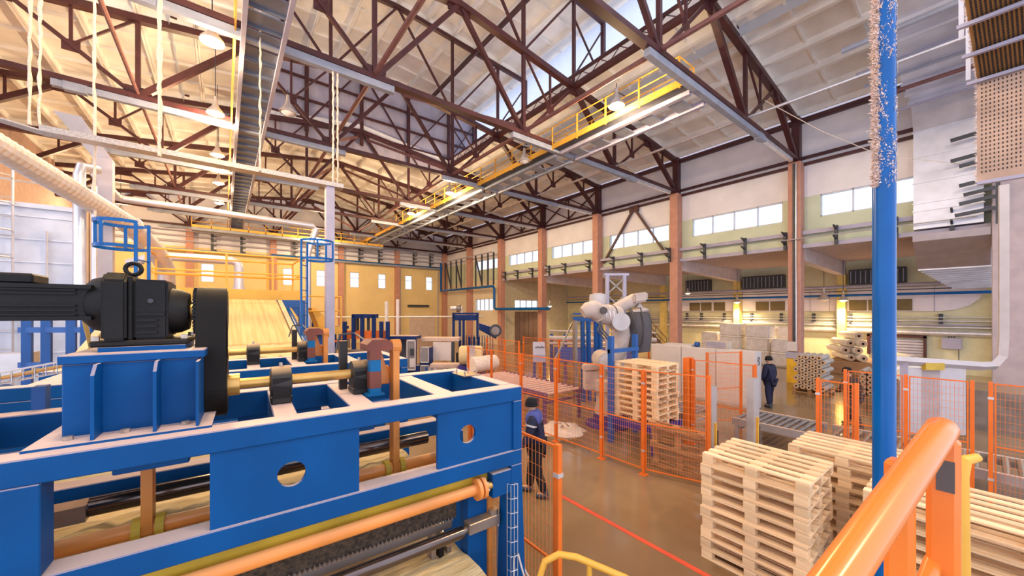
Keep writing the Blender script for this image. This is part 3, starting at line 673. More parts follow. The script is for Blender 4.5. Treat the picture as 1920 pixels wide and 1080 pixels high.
def machine(loc, label, full):
    t = thing('needling_machine', label, 'machine', loc, RM, local=True, group='blue web machines')
    L = -4.3 if full else -3.6
    # top ring
    B(L, 0.0, 2.63, 0, 0.15, 2.75).build('front_top_beam', bluep, t, bevel=0.006)
    B(L, 1.10, 2.55, 0, 1.25, 2.75).build('rear_top_beam', bluep, t, bevel=0.006)
    B(-0.12, 0.15, 2.55, 0, 1.10, 2.75).build('end_beam', bluep, t, bevel=0.006)
    for x, w in ((-0.66, 0.16), (-1.28, 0.16), (-1.74, 0.13), (-2.35, 0.3), (-3.3, 0.2)):
        B(x-w/2, 0.15, 2.56, x+w/2, 1.10, 2.745).build('cross_beam', bluep, t, bevel=0.006)
    # front web plates and lower beam
    MB().sheet_holed(-2.104, -1.335, 2.205, 2.635, -1.72, 2.42, 0.075, 0.02, 0.05).build('web_plate', bluep, t)
    MB().sheet_holed(-0.776, -0.09, 2.205, 2.635, -0.52, 2.43, 0.072, 0.02, 0.05).build('web_plate', bluep, t)
    B(L, 0.0, 2.085, 0, 0.15, 2.21).build('front_lower_beam', bluep, t, bevel=0.006)
    B(L, 1.10, 2.085, 0, 1.25, 2.24).build('rear_lower_beam', bluep, t, bevel=0.006)
    B(-0.09, 0.0, 2.21, 0, 0.15, 2.63).build('end_post', bluep, t, bevel=0.005)
    B(L, 0.0, 2.21, -2.69, 0.15, 2.63).build('end_post', bluep, t, bevel=0.005)
    B(-0.09, 1.1, 2.24, 0, 1.25, 2.55).build('end_post', bluep, t); B(-2.0, 1.12, 2.24, -1.4, 1.2, 2.55).build('web_plate', bluep, t)
    # legs
    for (x0, x1) in ((-0.13, 0.02), (-4.2, -3.95)) if full else ((-0.13, 0.02), (-3.5, -3.3)):
        MB().prism([(x0-0.06, 0, 0), (x1+0.06, 0, 0), (x1-0.02, 0, 2.085), (x0+0.02, 0, 2.085)], (0, 0.17, 0)).build('leg', bluep, t, bevel=0.006)
        MB().prism([(x0-0.06, 1.08, 0), (x1+0.06, 1.08, 0), (x1-0.02, 1.08, 2.085), (x0+0.02, 1.08, 2.085)], (0, 0.17, 0)).build('leg', bluep, t)
    # shaft in pillow blocks
    MB().tube((-2.06, 0.6, 2.90), (-1.13, 0.6, 2.90), 0.036, 16).build('shaft', brass, t, smooth=True)
    MB().tube((-2.10, 0.6, 2.90), (-1.98, 0.6, 2.90), 0.075, 16).build('hub', brass, t, smooth=True)
    for x in (-1.74, -1.2):
        b = B(x-0.065, 0.5, 2.745, x+0.065, 0.70, 2.80).build('bearing_block', blackd, t, bevel=0.01)
        MB().lathe([(0.05, -0.07), (0.115, -0.06), (0.12, 0.06), (0.05, 0.07)], (x, 0.6, 2.885), (1, 0, 0), 18).build('housing', blackd, b, smooth=True)
        MB().box(x-0.055, 0.485, 2.79, x+0.055, 0.51, 2.93).build('housing_face', blackm, b)
        MB().tube((x, 0.6, 3.0), (x, 0.6, 3.025), 0.012, 8).build('grease_nipple', boltm, b)
        for yy in (0.53, 0.67): MB().tube((x, yy, 2.80), (x, yy, 2.82), 0.014, 6).build('bolt', boltm, b)
    # crank post and arms
    B(-1.165, 0.40, 2.745, -1.085, 0.48, 3.09).build('crank_post', lblue, t); B(-1.168, 0.397, 2.80, -1.082, 0.483, 2.93).build('primer_patch', rust, t); B(-1.168, 0.397, 3.02, -1.082, 0.483, 3.09).build('primer_patch', rust, t)
    B(-1.19, 0.38, 2.745, -1.06, 0.50, 2.757).build('foot_plate', lblue, t)
    MB().prism([(-1.19, 0.40, 3.09), (-0.99, 0.40, 3.09), (-0.99, 0.40, 3.14), (-1.03, 0.40, 3.175), (-1.15, 0.40, 3.175), (-1.19, 0.40, 3.14)], (0, 0.22, 0)).build('post_cap', rust, t)
    MB().prism([(-1.05, 0.52, 3.09), (-0.98, 0.52, 2.86), (-0.98, 0.52, 2.80), (-1.06, 0.52, 2.80), (-1.10, 0.52, 2.92), (-1.10, 0.52, 3.09)], (0, 0.09, 0)).build('crank_arm', orangetube, t, bevel=0.008)
    MB().tube((-1.13, 0.6, 2.88), (-0.97, 0.6, 2.88), 0.065, 14).build('crank_hub', orangebr, t, smooth=True)
    MB().box(-0.98, 0.42, 2.10, -0.93, 0.52, 3.13).tube((-0.985, 0.47, 3.11), (-0.915, 0.47, 3.11), 0.06, 14).build('connecting_rod', orangebr, t)
    MB().box(-2.44, 0.42, 2.10, -2.39, 0.52, 2.70).build('connecting_rod', orangebr, t)
    MB().path([(-1.35, 0.75, 3.06), (-1.3, 0.85, 3.2), (-1.18, 0.85, 3.21), (-1.15, 0.62, 3.16)], 0.008, 6).build('cable', darkst, t)
    MB().box(-1.31, 0.78, 2.745, -1.25, 0.84, 3.15).build('stand', blackd, t)
    # inner orange tubes, rollers, web
    for (y, z, r) in ((0.47, 2.12, 0.045),):
        MB().tube((L+0.1, y, z), (-0.3, y, z), r, 12).build('lift_tube', orangetube, t, smooth=True)
    for x in (-2.46, -2.36, -1.02, -0.90): MB().tube((x-0.02, 0.47, 2.12), (x+0.02, 0.47, 2.12), 0.07, 12).build('clamp', mustard, t)
    MB().tube((-2.75, 0.9, 2.16), (-0.5, 0.9, 2.16), 0.06, 14).build('press_roller', chrome, t, smooth=True)
    B(-3.3, 0.82, 2.10, -2.75, 0.96, 2.2).build('roller_arm', oldst, t)
    for x in (-3.1, -3.0, -2.9): B(x, 0.6, 1.2, x+0.05, 0.7, 2.1).build('guide_post', oldst if x > -3.05 else lblue, t)
    # parts under the front beam
    B(L+0.1, 0.085, 1.90, -0.3, 0.11, 2.085).build('mustard_apron', mustard, t)
    if full:
        MB().tube((L+0.1, 0.03, 1.965), (-0.42, 0.03, 1.965), 0.042, 18).build('front_lift_tube', orangetube, t, smooth=True)
        for x in (-0.43, -0.385): MB().tube((x-0.015, 0.03, 1.965), (x+0.015, 0.03, 1.965), 0.085, 20).build('flange', orangetube, t, smooth=True)
        for k in range(8):
            a = k*math.pi/4; MB().tube((-0.37, 0.03+0.065*math.cos(a), 1.965+0.065*math.sin(a)), (-0.355, 0.03+0.065*math.cos(a), 1.965+0.065*math.sin(a)), 0.013, 6).build('flange_bolt', boltm, t)
        MB().tube((-0.37, 0.03, 1.965), (-0.25, 0.03, 1.965), 0.03, 10).build('stub_shaft', brass, t, smooth=True)
        MB().box(-0.30, 0.0, 1.86, -0.11, 0.14, 2.06).build('corner_bracket', bluep, t, bevel=0.005)
        B(-0.42, 0.2, 0.2, -0.2, 0.34, 1.95).build('inner_post', bluep, t)
        B(L+0.1, 0.26, 1.66, -0.5, 0.30, 1.90).build('brush_board', mat('brush_brown', (0.06, 0.04, 0.025), 0.9, var=0.5, scale=40), t)
        m = MB(); x = -2.3
        while x < -0.56: m.add([(x, 0.245, 1.65), (x+0.03, 0.245, 1.65), (x+0.012, 0.245, 1.685)], [(0, 1, 2)]); m.add([(x, 0.249, 1.65), (x+0.03, 0.249, 1.65), (x+0.012, 0.249, 1.685)], [(2, 1, 0)]); x += 0.03
        B(-2.4, 0.24, 1.60, -0.55, 0.255, 1.655).build('tooth_strip', oldst, t); stuff(m.build('teeth', oldst, t))
        MB().tube((-2.3, 0.15, 1.585), (-0.5, 0.15, 1.585), 0.048, 20).build('draw_roller', chrome, t, smooth=True)
        MB().tube((-0.52, 0.15, 1.585), (-0.42, 0.15, 1.60), 0.025, 12).build('roller_journal', oldst, t, smooth=True)
        B(-0.46, 0.10, 1.56, -0.16, 0.20, 1.65).build('roller_arm', oldst, t, bevel=0.006)
        MB().tube((-0.20, 0.15, 1.65), (-0.20, 0.15, 1.69), 0.045, 14).build('arm_boss', oldst, t, smooth=True)
        m = MB()
        for k in range(26): m.box(-0.22, 0.30+0.01*(k % 2), 0.2+k*0.052, -0.17, 0.36+0.01*(k % 2), 0.24+k*0.052)
        stuff(m.build('lift_chain', blackm, t))
        B(-0.235, 0.17, 0.1, -0.19, 0.20, 1.86).build('side_bar', orangebr, t)
        # wire basket for cables on the leg
        bk = MB(); wz = [1.95-0.12*k for k in range(12)]
        for z in wz: bk.path([(-0.16, -0.005, z), (-0.16, -0.06, z+0.01), (-0.09, -0.06, z), (-0.09, -0.005, z-0.01)], 0.003, 4)
        for (x, y) in ((-0.16, -0.005), (-0.16, -0.06), (-0.09, -0.06), (-0.125, -0.06)): bk.tube((x, y, 0.6), (x, y, 1.95), 0.003, 4)
        stuff(bk.build('wire_basket', silver, t))
        MB().path([(-0.11, -0.03, 1.0), (-0.11, -0.035, 1.32), (-0.08, -0.05, 1.36), (-0.05, -0.05, 1.25), (-0.01, -0.05, 1.12), (0.05, -0.05, 1.08), (0.06, 0.05, 1.12)], 0.008, 6).build('white_cable', mat('white_pvc', (0.75, 0.7, 0.65), 0.4), t, smooth=True)
        for k in range(3): B(-0.56-0.07*k, 0.31, 0.6, -0.52-0.07*k, 0.4, 1.4+0.1*k).build('guide_bar', blackm if k % 2 else oldst, t)
        B(0.03, 0.25, 0.9, 0.08, 0.45, 1.33).build('control_box', lavst, t)
        # pedestal for the drive
        B(-2.70, 0.27, 2.75, -2.17, 0.95, 3.13).build('pedestal', bluep, t, bevel=0.006)
        B(-2.71, 0.25, 3.13, -2.14, 0.98, 3.175).build('pedestal_top', bluep, t, bevel=0.004)
        B(-2.60, 0.38, 3.175, -2.24, 0.85, 3.20).build('shim_plate', bluep, t)
        B(-2.78, 0.1, 2.75, -2.10, 1.0, 2.762).build('pedestal_foot', bluep, t)
        for x in (-2.57, -2.345): MB().prism([(x, 0.27, 2.762), (x, 0.27, 3.13), (x, 0.18, 3.13), (x, 0.13, 3.08), (x, 0.13, 2.762)], (0.014, 0, 0)).build('gusset', bluep, t)
        B(-2.172, 0.13, 2.762, -2.158, 0.9, 3.12).build('side_plate', bluep, t)
        for x in (-2.66, -2.46, -2.22): MB().tube((x, 0.2, 2.762), (x, 0.2, 2.782), 0.02, 6).build('anchor_bolt', boltm, t)
        B(-0.2, 0.68, 2.75, 0.0, 0.95, 2.758).build('bolted_plate', oldst, t)
        for (x, y) in ((-0.17, 0.72), (-0.17, 0.9), (-0.04, 0.72), (-0.04, 0.9)): MB().tube((x, y, 2.758), (x, y, 2.80), 0.008, 6).build('plate_stud', boltm, t)
    return t
M1 = machine((2.04, 2.49, 0), 'big blue steel web machine frame filling the lower left foreground', True)
M2 = machine((2.0, 4.93, 0), 'second blue machine frame behind the foreground one, pink with dust', False)
def wl(x, y, z):                                           # machine-local to world
    c, s = math.cos(RM), math.sin(RM); return Vector((2.04+x*c-y*s, 2.49+x*s+y*c, z))
# gear motor standing on the pedestal
g = thing('gear_motor', 'black gearbox with long finned motor on the blue pedestal', 'motor', wl(-2.42, 0.6, 3.20), RM, local=True)
def gl(m): 
    for v in m.v: v.x += 2.42; v.y -= 0.6; v.z -= 3.20
    return m
gl(B(-2.64, 0.40, 3.20, -2.225, 0.80, 3.235)).build('base_foot', blackm, g, bevel=0.01)
MB_ = MB().prism([(-2.595, 0.40, 3.235), (-2.595, 0.80, 3.235), (-2.595, 0.80, 3.57), (-2.595, 0.74, 3.62), (-2.595, 0.46, 3.62), (-2.595, 0.40, 3.57)], (0.10, 0, 0))
gl(MB_).build('gear_housing', blackm, g, bevel=0.012, seg=2)
gl(MB().box(-2.495, 0.43, 3.235, -2.475, 0.77, 3.60)).build('joint_flange', blackm, g, bevel=0.004)
gl(MB().box(-2.475, 0.44, 3.235, -2.325, 0.76, 3.585)).build('gear_housing', blackm, g, bevel=0.012, seg=2)
for k in range(4): gl(MB().box(-2.46, 0.425, 3.27+0.035*k, -2.37+0.03*(k == 3), 0.445, 3.285+0.035*k)).build('rib', blackm, g)
gl(MB().tube((-2.40, 0.43, 3.46), (-2.40, 0.45, 3.46), 0.014, 8)).build('plug', darkst, g)
gl(MB().lathe([(0.145, -2.33), (0.135, -2.28), (0.115, -2.24), (0.06, -2.235)], (0, 0.6, 3.40), (1, 0, 0), 20)).build('output_cover', blackm, g, smooth=True)
gl(MB().tube((-2.24, 0.6, 3.40), (-2.05, 0.6, 3.40), 0.045, 14)).build('output_shaft', brass, g, smooth=True)
gl(MB().lathe([(0.08, -2.72), (0.15, -2.66), (0.17, -2.595)], (0, 0.6, 3.44), (1, 0, 0), 20)).build('adapter_bell', blackm, g, smooth=True)
m = MB(); y0_, y1_, z0_, z1_ = 0.47, 0.75, 3.36, 3.535
m.box(-4.4, y0_, z0_, -2.64, y1_, z1_)
for z in (3.375, 3.40, 3.425, 3.49, 3.51): m.box(-4.35, y0_-0.012, z, -2.70, y0_, z+0.010)
m.box(-4.4, y0_-0.02, z1_-0.012, -2.64, y1_+0.02, z1_+0.01); m.box(-4.4, y0_-0.02, z0_-0.01, -2.64, y1_+0.02, z0_+0.012)
gl(m).build('motor_body', blackm, g)
gl(MB().box(-3.25, 0.5, 3.545, -2.86, 0.7, 3.60)).build('terminal_box', blackm, g, bevel=0.01)
n = 14; ring = [(-2.50+0.035*math.cos(2*math.pi*k/n), 0.6, 3.655+0.035*math.sin(2*math.pi*k/n)) for k in range(n)]
gl(MB().path(ring, 0.012, 8, closed=True)).build('eye_bolt', blackm, g, smooth=True)
for (x, y) in ((-2.62, 0.43), (-2.25, 0.43), (-2.25, 0.77)): gl(MB().tube((x, y, 3.235), (x, y, 3.26), 0.018, 6)).build('foot_bolt', boltm, g)
# toothed drive belt over its two pulleys
bt = thing('drive_belt', 'wide black toothed belt running down from the gearbox', 'belt', wl(-2.125, 0.6, 2.7), RM, local=True)
def loop(r1, r2, z1, z2, n=22):
    pts = []
    for k in range(n+1): a = math.pi*k/n; pts.append((0.6+r1*math.cos(a), z1+r1*math.sin(a)))
    for k in range(n+1): a = math.pi+math.pi*k/n; pts.append((0.6+r2*math.cos(a), z2+r2*math.sin(a)))
    return pts
o_, i_ = loop(0.155, 0.20, 3.40, 2.905), loop(0.14, 0.185, 3.40, 2.905)
m = MB(); n = len(o_); xa, xb = -2.20, -2.05; vs = []
for (y, z) in o_: vs += [(xa+2.125, y-0.6, z-2.7), (xb+2.125, y-0.6, z-2.7)]
for (y, z) in i_: vs += [(xa+2.125, y-0.6, z-2.7), (xb+2.125, y-0.6, z-2.7)]
fs = []
for k in range(n):
    j = (k+1) % n; fs += [(2*k, 2*k+1, 2*j+1, 2*j), (2*n+2*k, 2*n+2*j, 2*n+2*j+1, 2*n+2*k+1), (2*k, 2*j, 2*n+2*j, 2*n+2*k), (2*k+1, 2*n+2*k+1, 2*n+2*j+1, 2*j+1)]
m.add(vs, fs).build('belt_band', mat('black_rubber', (0.010, 0.008, 0.007), 0.6, var=0.2, spec=0.2), bt)
for (z, r) in ((3.40, 0.138), (2.905, 0.183)):
    m = MB().lathe([(0.04, xa-0.015+2.125), (r, xa-0.015+2.125), (r, xb+0.005+2.125), (0.04, xb+0.005+2.125)], (0, 0, z-2.7), (1, 0, 0), 24)
    p = m.build('pulley', blackm, bt)
    m = MB()
    for k in range(36):
        a = 2*math.pi*k/36; c, s = math.cos(a), math.sin(a); m.cbox((xa-0.008+2.125, (r+0.006)*c, z-2.7+(r+0.006)*s), (0.02, 0.014, 0.014))
    stuff(m.build('pulley_teeth', blackm, p))
# fibre web running through the machines
def webgrid(x0, x1, y0, y1, zf, nx, ny, name, label, amp=0.02, th=0.06):
    m = MB(); vs = []
    for j in range(ny+1):
        for i in range(nx+1):
            x = x0+(x1-x0)*i/nx; y = y0+(y1-y0)*j/ny
            vs.append((x, y, zf(x, y)+random.uniform(-amp, amp)))
    n = len(vs); vs += [(v[0], v[1], v[2]-th) for v in vs]; w = nx+1
    fs = [(j*w+i, j*w+i+1, (j+1)*w+i+1, (j+1)*w+i) for j in range(ny) for i in range(nx)]
    fs += [tuple(n+k for k in f[::-1]) for f in fs]
    for i in range(nx): fs += [(i, n+i, n+i+1, i+1), (ny*w+i, ny*w+i+1, n+ny*w+i+1, n+ny*w+i)]
    for j in range(ny): fs += [(j*w, (j+1)*w, n+(j+1)*w, n+j*w), (j*w+nx, n+j*w+nx, n+(j+1)*w+nx, (j+1)*w+nx)]
    return tag(m.add(vs, fs).build(name, fleece, smooth=True), label, 'fleece')
webgrid(-1.7, 1.5, 2.9, 8.6, lambda x, y: 1.92 if y > 3.6 else 1.92-0.25*(3.6-y), 40, 60, 'fibre_web', 'tan fibre web passing through the blue machines')
webgrid(-1.3, 1.62, 1.9, 3.3, lambda x, y: 1.34, 30, 16, 'fibre_web', 'tan fibre web coming out under the nearest machine', 0.012)
# inclined feed conveyor with its web behind machine two
# ================================================================== MIDDLE GROUND
def woodmat(name, a, b):
    m = mat(name, a, 0.75, col2=b, scale=4, bump=0.15, bscale=30, stretch=(6, 0.6, 6)); nt = m.node_tree; N = nt.nodes; L = nt.links
    bs = N['Principled BSDF']; src = bs.inputs['Base Color'].links[0].from_socket
    oi = N.new('ShaderNodeObjectInfo'); hs = N.new('ShaderNodeHueSaturation'); mr = N.new('ShaderNodeMapRange')
    L.new(oi.outputs['Random'], mr.inputs['Value']); mr.inputs['To Min'].default_value = 0.78; mr.inputs['To Max'].default_value = 1.12
    L.new(mr.outputs[0], hs.inputs['Value']); L.new(src, hs.inputs['Color']); L.new(hs.outputs[0], bs.inputs['Base Color']); return m
pine = woodmat('pale_pine', (0.84, 0.57, 0.32), (0.91, 0.69, 0.44)); oldwood = woodmat('brown_old_pine', (0.36, 0.19, 0.09), (0.50, 0.28, 0.14))
def pallet_proto(wood, Wd, Ln, label, loc):
    t = thing('wooden_pallet', label, 'pallet', loc, local=True)
    nb = 6; bw = 0.092
    def one(name, boxes, dims):
        me = B(-dims[0]/2, -dims[1]/2, 0, dims[0]/2, dims[1]/2, dims[2]).build(name, wood, t, bevel=0.003, local=True)
        first = True
        for p in boxes:
            if first: me.location = p; first = False
            else: inst(me, t, p)
    one('deck_board', [(-Wd/2+bw/2+k*(Wd-bw)/(nb-1), 0, 0.122) for k in range(nb)], (bw, Ln, 0.022))
    one('stringer_board', [(0, y, 0.100) for y in (-Ln/2+0.07, 0, Ln/2-0.07)], (Wd, 0.14, 0.022))
    one('block', [(x, y, 0.022) for x in (-Wd/2+0.05, 0, Wd/2-0.05) for y in (-Ln/2+0.07, 0, Ln/2-0.07)], (0.1, 0.14, 0.078))
    one('bottom_board', [(x, 0, 0) for x in (-Wd/2+0.05, 0, Wd/2-0.05)], (0.1, Ln, 0.022))
    return t
STACKS = [((5.72, 1.86, 0), 10, 'near stack by the red line'), ((7.08, 1.22, 0), 10, 'stack left of the blue pole'), ((6.05, 0.25, 0), 10, 'stack behind the orange handrail'), ((8.55, 5.42, 0.66), 10, 'stack on the blue stand')]
PP = None
for (p, n, nm) in STACKS:
    for k in range(n):
        lab = 'pale pine pallet, %s from the top of the %s' % (ORD[n-1-k], nm) if k < n-1 else 'pale pine pallet on top of the %s' % nm
        z = p[2]+0.1445*k
        loc = (p[0]+random.uniform(-.012, .012), p[1]+random.uniform(-.015, .015), z); rz = random.uniform(-.012, .012)
        if PP is None: PP = pallet_proto(pine, 1.0, 1.2, lab, loc); PP['group'] = 'stacked pallets'; PP.rotation_euler = (0, 0, rz)
        else: copy_tree(PP, loc, rz, lab)
PO = pallet_proto(oldwood, 1.0, 1.2, 'brown old pallet leaning upright behind the orange fence', (7.55, 4.1, 0.52)); PO.rotation_euler = (0, math.radians(82), 0); PO.location = (7.4, 4.0, 0.5)
# ---- orange mesh fences
meshor = mat('fence_wire_orange', (0.80, 0.24, 0.06), 0.45)
def fence(pts, label, h=2.15, z0=0.12, mid=True, pitch=0.055, zstart=0.0):
    for i in range(len(pts)-1):
        a, b = Vector((*pts[i], 0)), Vector((*pts[i+1], 0)); d = (b-a).normalized(); L = (b-a).length
        t = thing('mesh_fence_panel', label if len(pts) == 2 else '%s, %s panel from its %s end' % (label[0], ORD[i], label[1]), 'fence', (a+b)/2, group='orange mesh fence panels')
        B(a.x-0.026, a.y-0.026, zstart, a.x+0.026, a.y+0.026, h+0.03).build('post', orangep, t)
        B(a.x-0.08, a.y-0.08, zstart, a.x+0.08, a.y+0.08, zstart+0.012).build('foot_plate', orangep, t)
        if i == len(pts)-2: B(b.x-0.026, b.y-0.026, zstart, b.x+0.026, b.y+0.026, h+0.03).build('post', orangep, t)
        p, q = a+d*0.05, b-d*0.05
        for z in ([z0, h*0.5, h] if mid else [z0, h]): MB().beam((p.x, p.y, z), (q.x, q.y, z), 0.022, 0.022).build('rail', orangep, t)
        for e in (p, q): MB().beam((e.x, e.y, z0), (e.x, e.y, h), 0.02, 0.02).build('stile', orangep, t)
        for z in (0.5, h-0.25): MB().cbox((a.x, a.y, z), (0.066, 0.066, 0.04)).build('clip', silver, t)
        m = MB(); n = max(2, int(L/pitch)); r = 0.0028
        for k in range(1, n): c = p.lerp(q, k/n); m.tube((c.x, c.y, z0), (c.x, c.y, h), r, 3, cap=False)
        nz = int((h-z0)/0.125)
        for k in range(1, nz): z = z0+(h-z0)*k/nz; m.tube((p.x, p.y, z), (q.x, q.y, z), r, 3, cap=False)
        stuff(m.build('wire_mesh', meshor, t))
fence([(6.72, 11.16), (6.75, 9.78), (6.78, 8.32), (6.84, 6.95), (6.88, 5.5), (6.90, 4.43), (7.28, 3.28)], ('orange mesh fence in front of the robot', 'far'))
fence([(2.42, 2.43), (2.42, 3.95)], 'orange mesh fence panel at the end of the foreground blue machine')
fence([(8.55, 1.93), (8.46, 1.39)], 'short orange mesh gate panel behind the second pallet stack')
fence([(10.3, 1.87), (10.36, 1.0), (10.42, 0.2)], ('orange mesh fence along the roller conveyor', 'left'))
fence([(10.45, 0.0), (10.42, -0.9), (10.4, -1.8)], ('orange mesh fence at the right edge beyond the handrail', 'left'))
fence([(9.5, 4.68), (9.6, 3.3)], 'orange mesh fence panel right of the pallets on the blue stand')
fence([(11.3, 5.15), (12.5, 4.68)], 'orange mesh fence panel in front of the pale cabinet')
fence([(11.4, 13.8), (11.4, 12.6), (11.4, 11.4), (11.5, 10.1)], ('orange mesh fence behind the control desk', 'far'))
fence([(11.6, 10.0), (12.75, 9.7), (13.9, 9.4), (14.9, 9.3)], ('orange mesh fence right behind the robot', 'left'))
fence([(9.6, 14.3), (9.6, 12.9), (9.6, 11.9)], ('orange mesh fence left of the control desk', 'far'))
# bundle of orange posts
t = thing('post_bundle', 'pair of stout orange posts beside the pallet stand', 'post', (9.45, 4.75, 0))
for (x, y) in ((9.40, 4.80), (9.55, 4.78)): B(x-0.06, y-0.06, 0, x+0.06, y+0.06, 2.2).build('post', orangep, t)
# ---- roller conveyor
def conveyor(x0, x1, y0, y1, z, label, rollm, framem, pitch=0.15, legs=True):
    t = thing('roller_conveyor', label, 'conveyor', ((x0+x1)/2, (y0+y1)/2, 0))
    for x in (x0, x1): B(x-0.04, y0, z-0.16, x+0.04, y1, z+0.02).build('side_frame', framem, t, bevel=0.004)
    y = y0+0.1; proto = None
    while y < y1-0.05:
        if proto is None:
            proto = MB().tube((x0+0.04-OFF[t].x, 0, 0), (x1-0.04-OFF[t].x, 0, 0), 0.045, 10).build('roller', rollm, t, smooth=True, local=True); proto.location = (0, y-OFF[t].y, z-0.02)
        else: inst(proto, t, (0, y-OFF[t].y, z-0.02))
        y += pitch
    n = max(2, int((y1-y0)/1.5)+1)
    for k in range(n):
        yy = y0+0.1+(y1-y0-0.2)*k/(n-1)
        for x in (x0, x1): B(x-0.04, yy-0.04, 0, x+0.04, yy+0.04, z-0.16).build('leg', framem, t)
        B(x0+0.04, yy-0.03, z-0.3, x1-0.04, yy+0.03, z-0.24).build('cross_tie', framem, t)
    return t
zincr = mat('roller_zinc', (0.36, 0.33, 0.33), 0.35, metal=0.7); zincf = mat('frame_grey', (0.40, 0.37, 0.37), 0.5, metal=0.3, dust=((0.8, 0.55, 0.4), 0.8)); bronzr = mat('roller_bronze', (0.36, 0.26, 0.18), 0.4, metal=0.5)
conveyor(10.55, 11.85, 2.5, 4.15, 0.6, 'grey roller conveyor section beside the grey sensor posts', zincr, zincf)
conveyor(10.62, 11.9, -3.5, 2.4, 0.58, 'long roller conveyor with brownish rollers behind the handrail', bronzr, zincf, 0.17)
conveyor(9.9, 11.1, 4.95, 7.0, 0.6, 'roller conveyor section passing behind the pallet stand', zincr, zincf)
conveyor(7.5, 9.0, 8.0, 12.2, 0.95, 'dusty purple roller table behind the orange fence', mat('dusty_roller', (0.70, 0.46, 0.40), 0.6), mat('purple_frame', (0.10, 0.05, 0.16), 0.5), 0.26)
# grey sensor posts
for (x, y, w, h, nm) in ((9.35, 3.25, 0.32, 1.9, 'tall grey sensor post at the conveyor mouth'), (8.45, 3.75, 0.22, 1.75, 'pale grey sensor post at the end of the orange fence'), (7.9, 12.9, 0.3, 2.0, 'pale beige post rising behind the roller table')):
    t = thing('sensor_post', nm, 'post', (x, y, 0))
    MB().prism([(x-w/2, y-0.06, 0), (x+w/2, y-0.06, 0), (x+w/2, y+0.08, 0), (x+w/2-0.03, y+0.08, 0), (x+w/2-0.03, y-0.03, 0), (x-w/2+0.03, y-0.03, 0), (x-w/2+0.03, y+0.08, 0), (x-w/2, y+0.08, 0)], (0, 0, h)).build('channel', mat('zinc_plate', (0.55, 0.52, 0.52), 0.4, metal=0.4), t)
    B(x-0.03, y-0.1, 0.2, x+0.03, y-0.06, h*0.55).build('light_curtain', yellowp, t)
    B(x+0.06, y-0.1, 0.3, x+0.1, y-0.06, h*0.45).build('cable_cover', darkst, t)
# ---- blue pallet stand
stb = mat('stand_blue', (0.01, 0.09, 0.34), 0.45); purp = mat('stand_violet', (0.05, 0.03, 0.22), 0.5)
t = thing('pallet_stand', 'blue steel stand holding a tall stack of pallets', 'stand', (8.55, 5.4, 0))
for (x, y, h) in ((7.96, 6.06, 2.75), (9.14, 6.14, 2.75)): B(x-0.06, y-0.06, 0, x+0.06, y+0.06, h).build('upright', stb, t)
for (x, y) in ((7.98, 4.85), (9.12, 4.85)): B(x-0.05, y-0.05, 0, x+0.05, y+0.05, 0.5).build('leg', purp, t)
B(7.9, 6.05, 2.3, 9.2, 6.13, 2.4).build('top_rail', stb, t)
B(7.95, 4.78, 0.5, 8.05, 6.05, 0.655).build('deck_rail', purp, t); B(9.05, 4.78, 0.5, 9.15, 6.05, 0.655).build('deck_rail', purp, t)
for y in (4.8, 5.4, 5.95): B(8.05, y, 0.55, 9.05, y+0.08, 0.65).build('cross_rail', purp, t)
# ---- palletising robot
jac = mat('beige_robot_cover', (0.48, 0.40, 0.36), 0.8, var=0.1, bump=0.3, bscale=8, dust=((0.8, 0.62, 0.5), 0.7)); jgrey = mat('robot_grey', (0.48, 0.46, 0.48), 0.5, var=0.1); dmot = mat('robot_dark_drive', (0.07, 0.06, 0.065), 0.5)
rx, ry = 9.1, 7.05
RR = Vector((0.79, -0.613, 0)); FF = Vector((0.613, 0.79, 0))     # to the right and away, seen from the railing
def rp(u, w, z): v = Vector((rx, ry, 0)) + RR*u + FF*w; return Vector((v.x, v.y, z))
t = thing('palletising_robot', 'large pale jointed robot arm behind the orange fence', 'robot', (rx, ry, 0))
MB().lathe([(0.66, 0), (0.66, 0.05), (0.6, 0.08), (0.42, 0.1), (0.42, 0.35)], (rx, ry, 0), n=24).build('base_disc', purp, t, smooth=True)
MB().lathe([(0.40, 0.35), (0.34, 0.7), (0.36, 1.0), (0.46, 1.05), (0.46, 1.35), (0.36, 1.4)], (rx, ry, 0), n=24).build('pedestal', jac, t, smooth=True)
m = MB(); p = rp(0.1, 0, 1.35); MB().prism([rp(-0.1, -0.35, 1.3), rp(0.75, -0.35, 1.3), rp(0.7, -0.35, 1.95), rp(0.05, -0.35, 1.85)], FF*0.7).build('turret', jgrey, t, bevel=0.04, seg=2)
MB().prism([rp(-0.75, -0.2, 1.62), rp(-0.05, -0.2, 1.7), rp(0.0, -0.2, 1.82), rp(-0.75, -0.2, 1.8)], FF*0.4).build('side_arm', jac, t, bevel=0.03, seg=2)
MB().prism([rp(-0.72, -0.15, 1.05), rp(-0.3, -0.15, 1.05), rp(-0.22, -0.15, 1.62), rp(-0.72, -0.15, 1.62)], FF*0.3).build('hanging_cover', jac, t, bevel=0.03)
MB().tube(rp(-0.15, -0.55, 1.95), rp(-0.15, 0.3, 1.95), 0.27, 24).build('shoulder_motor', jac, t, smooth=True)
MB().tube(rp(-0.15, -0.6, 1.95), rp(-0.15, -0.55, 1.95), 0.22, 24).build('motor_cap', alum, t, smooth=True)
MB().path([rp(0.1, 0, 1.8), rp(0.3, 0, 2.2), rp(0.42, 0, 2.7), rp(0.38, 0, 3.05), rp(0.25, 0, 3.3)], [0.27, 0.27, 0.28, 0.26, 0.2], 16).build('upper_arm', jac, t, smooth=True)
MB().path([rp(0.05, 0.1, 1.9), rp(0.35, 0.25, 2.3)], [0.12, 0.2], 12).build('link', jac, t, smooth=True)
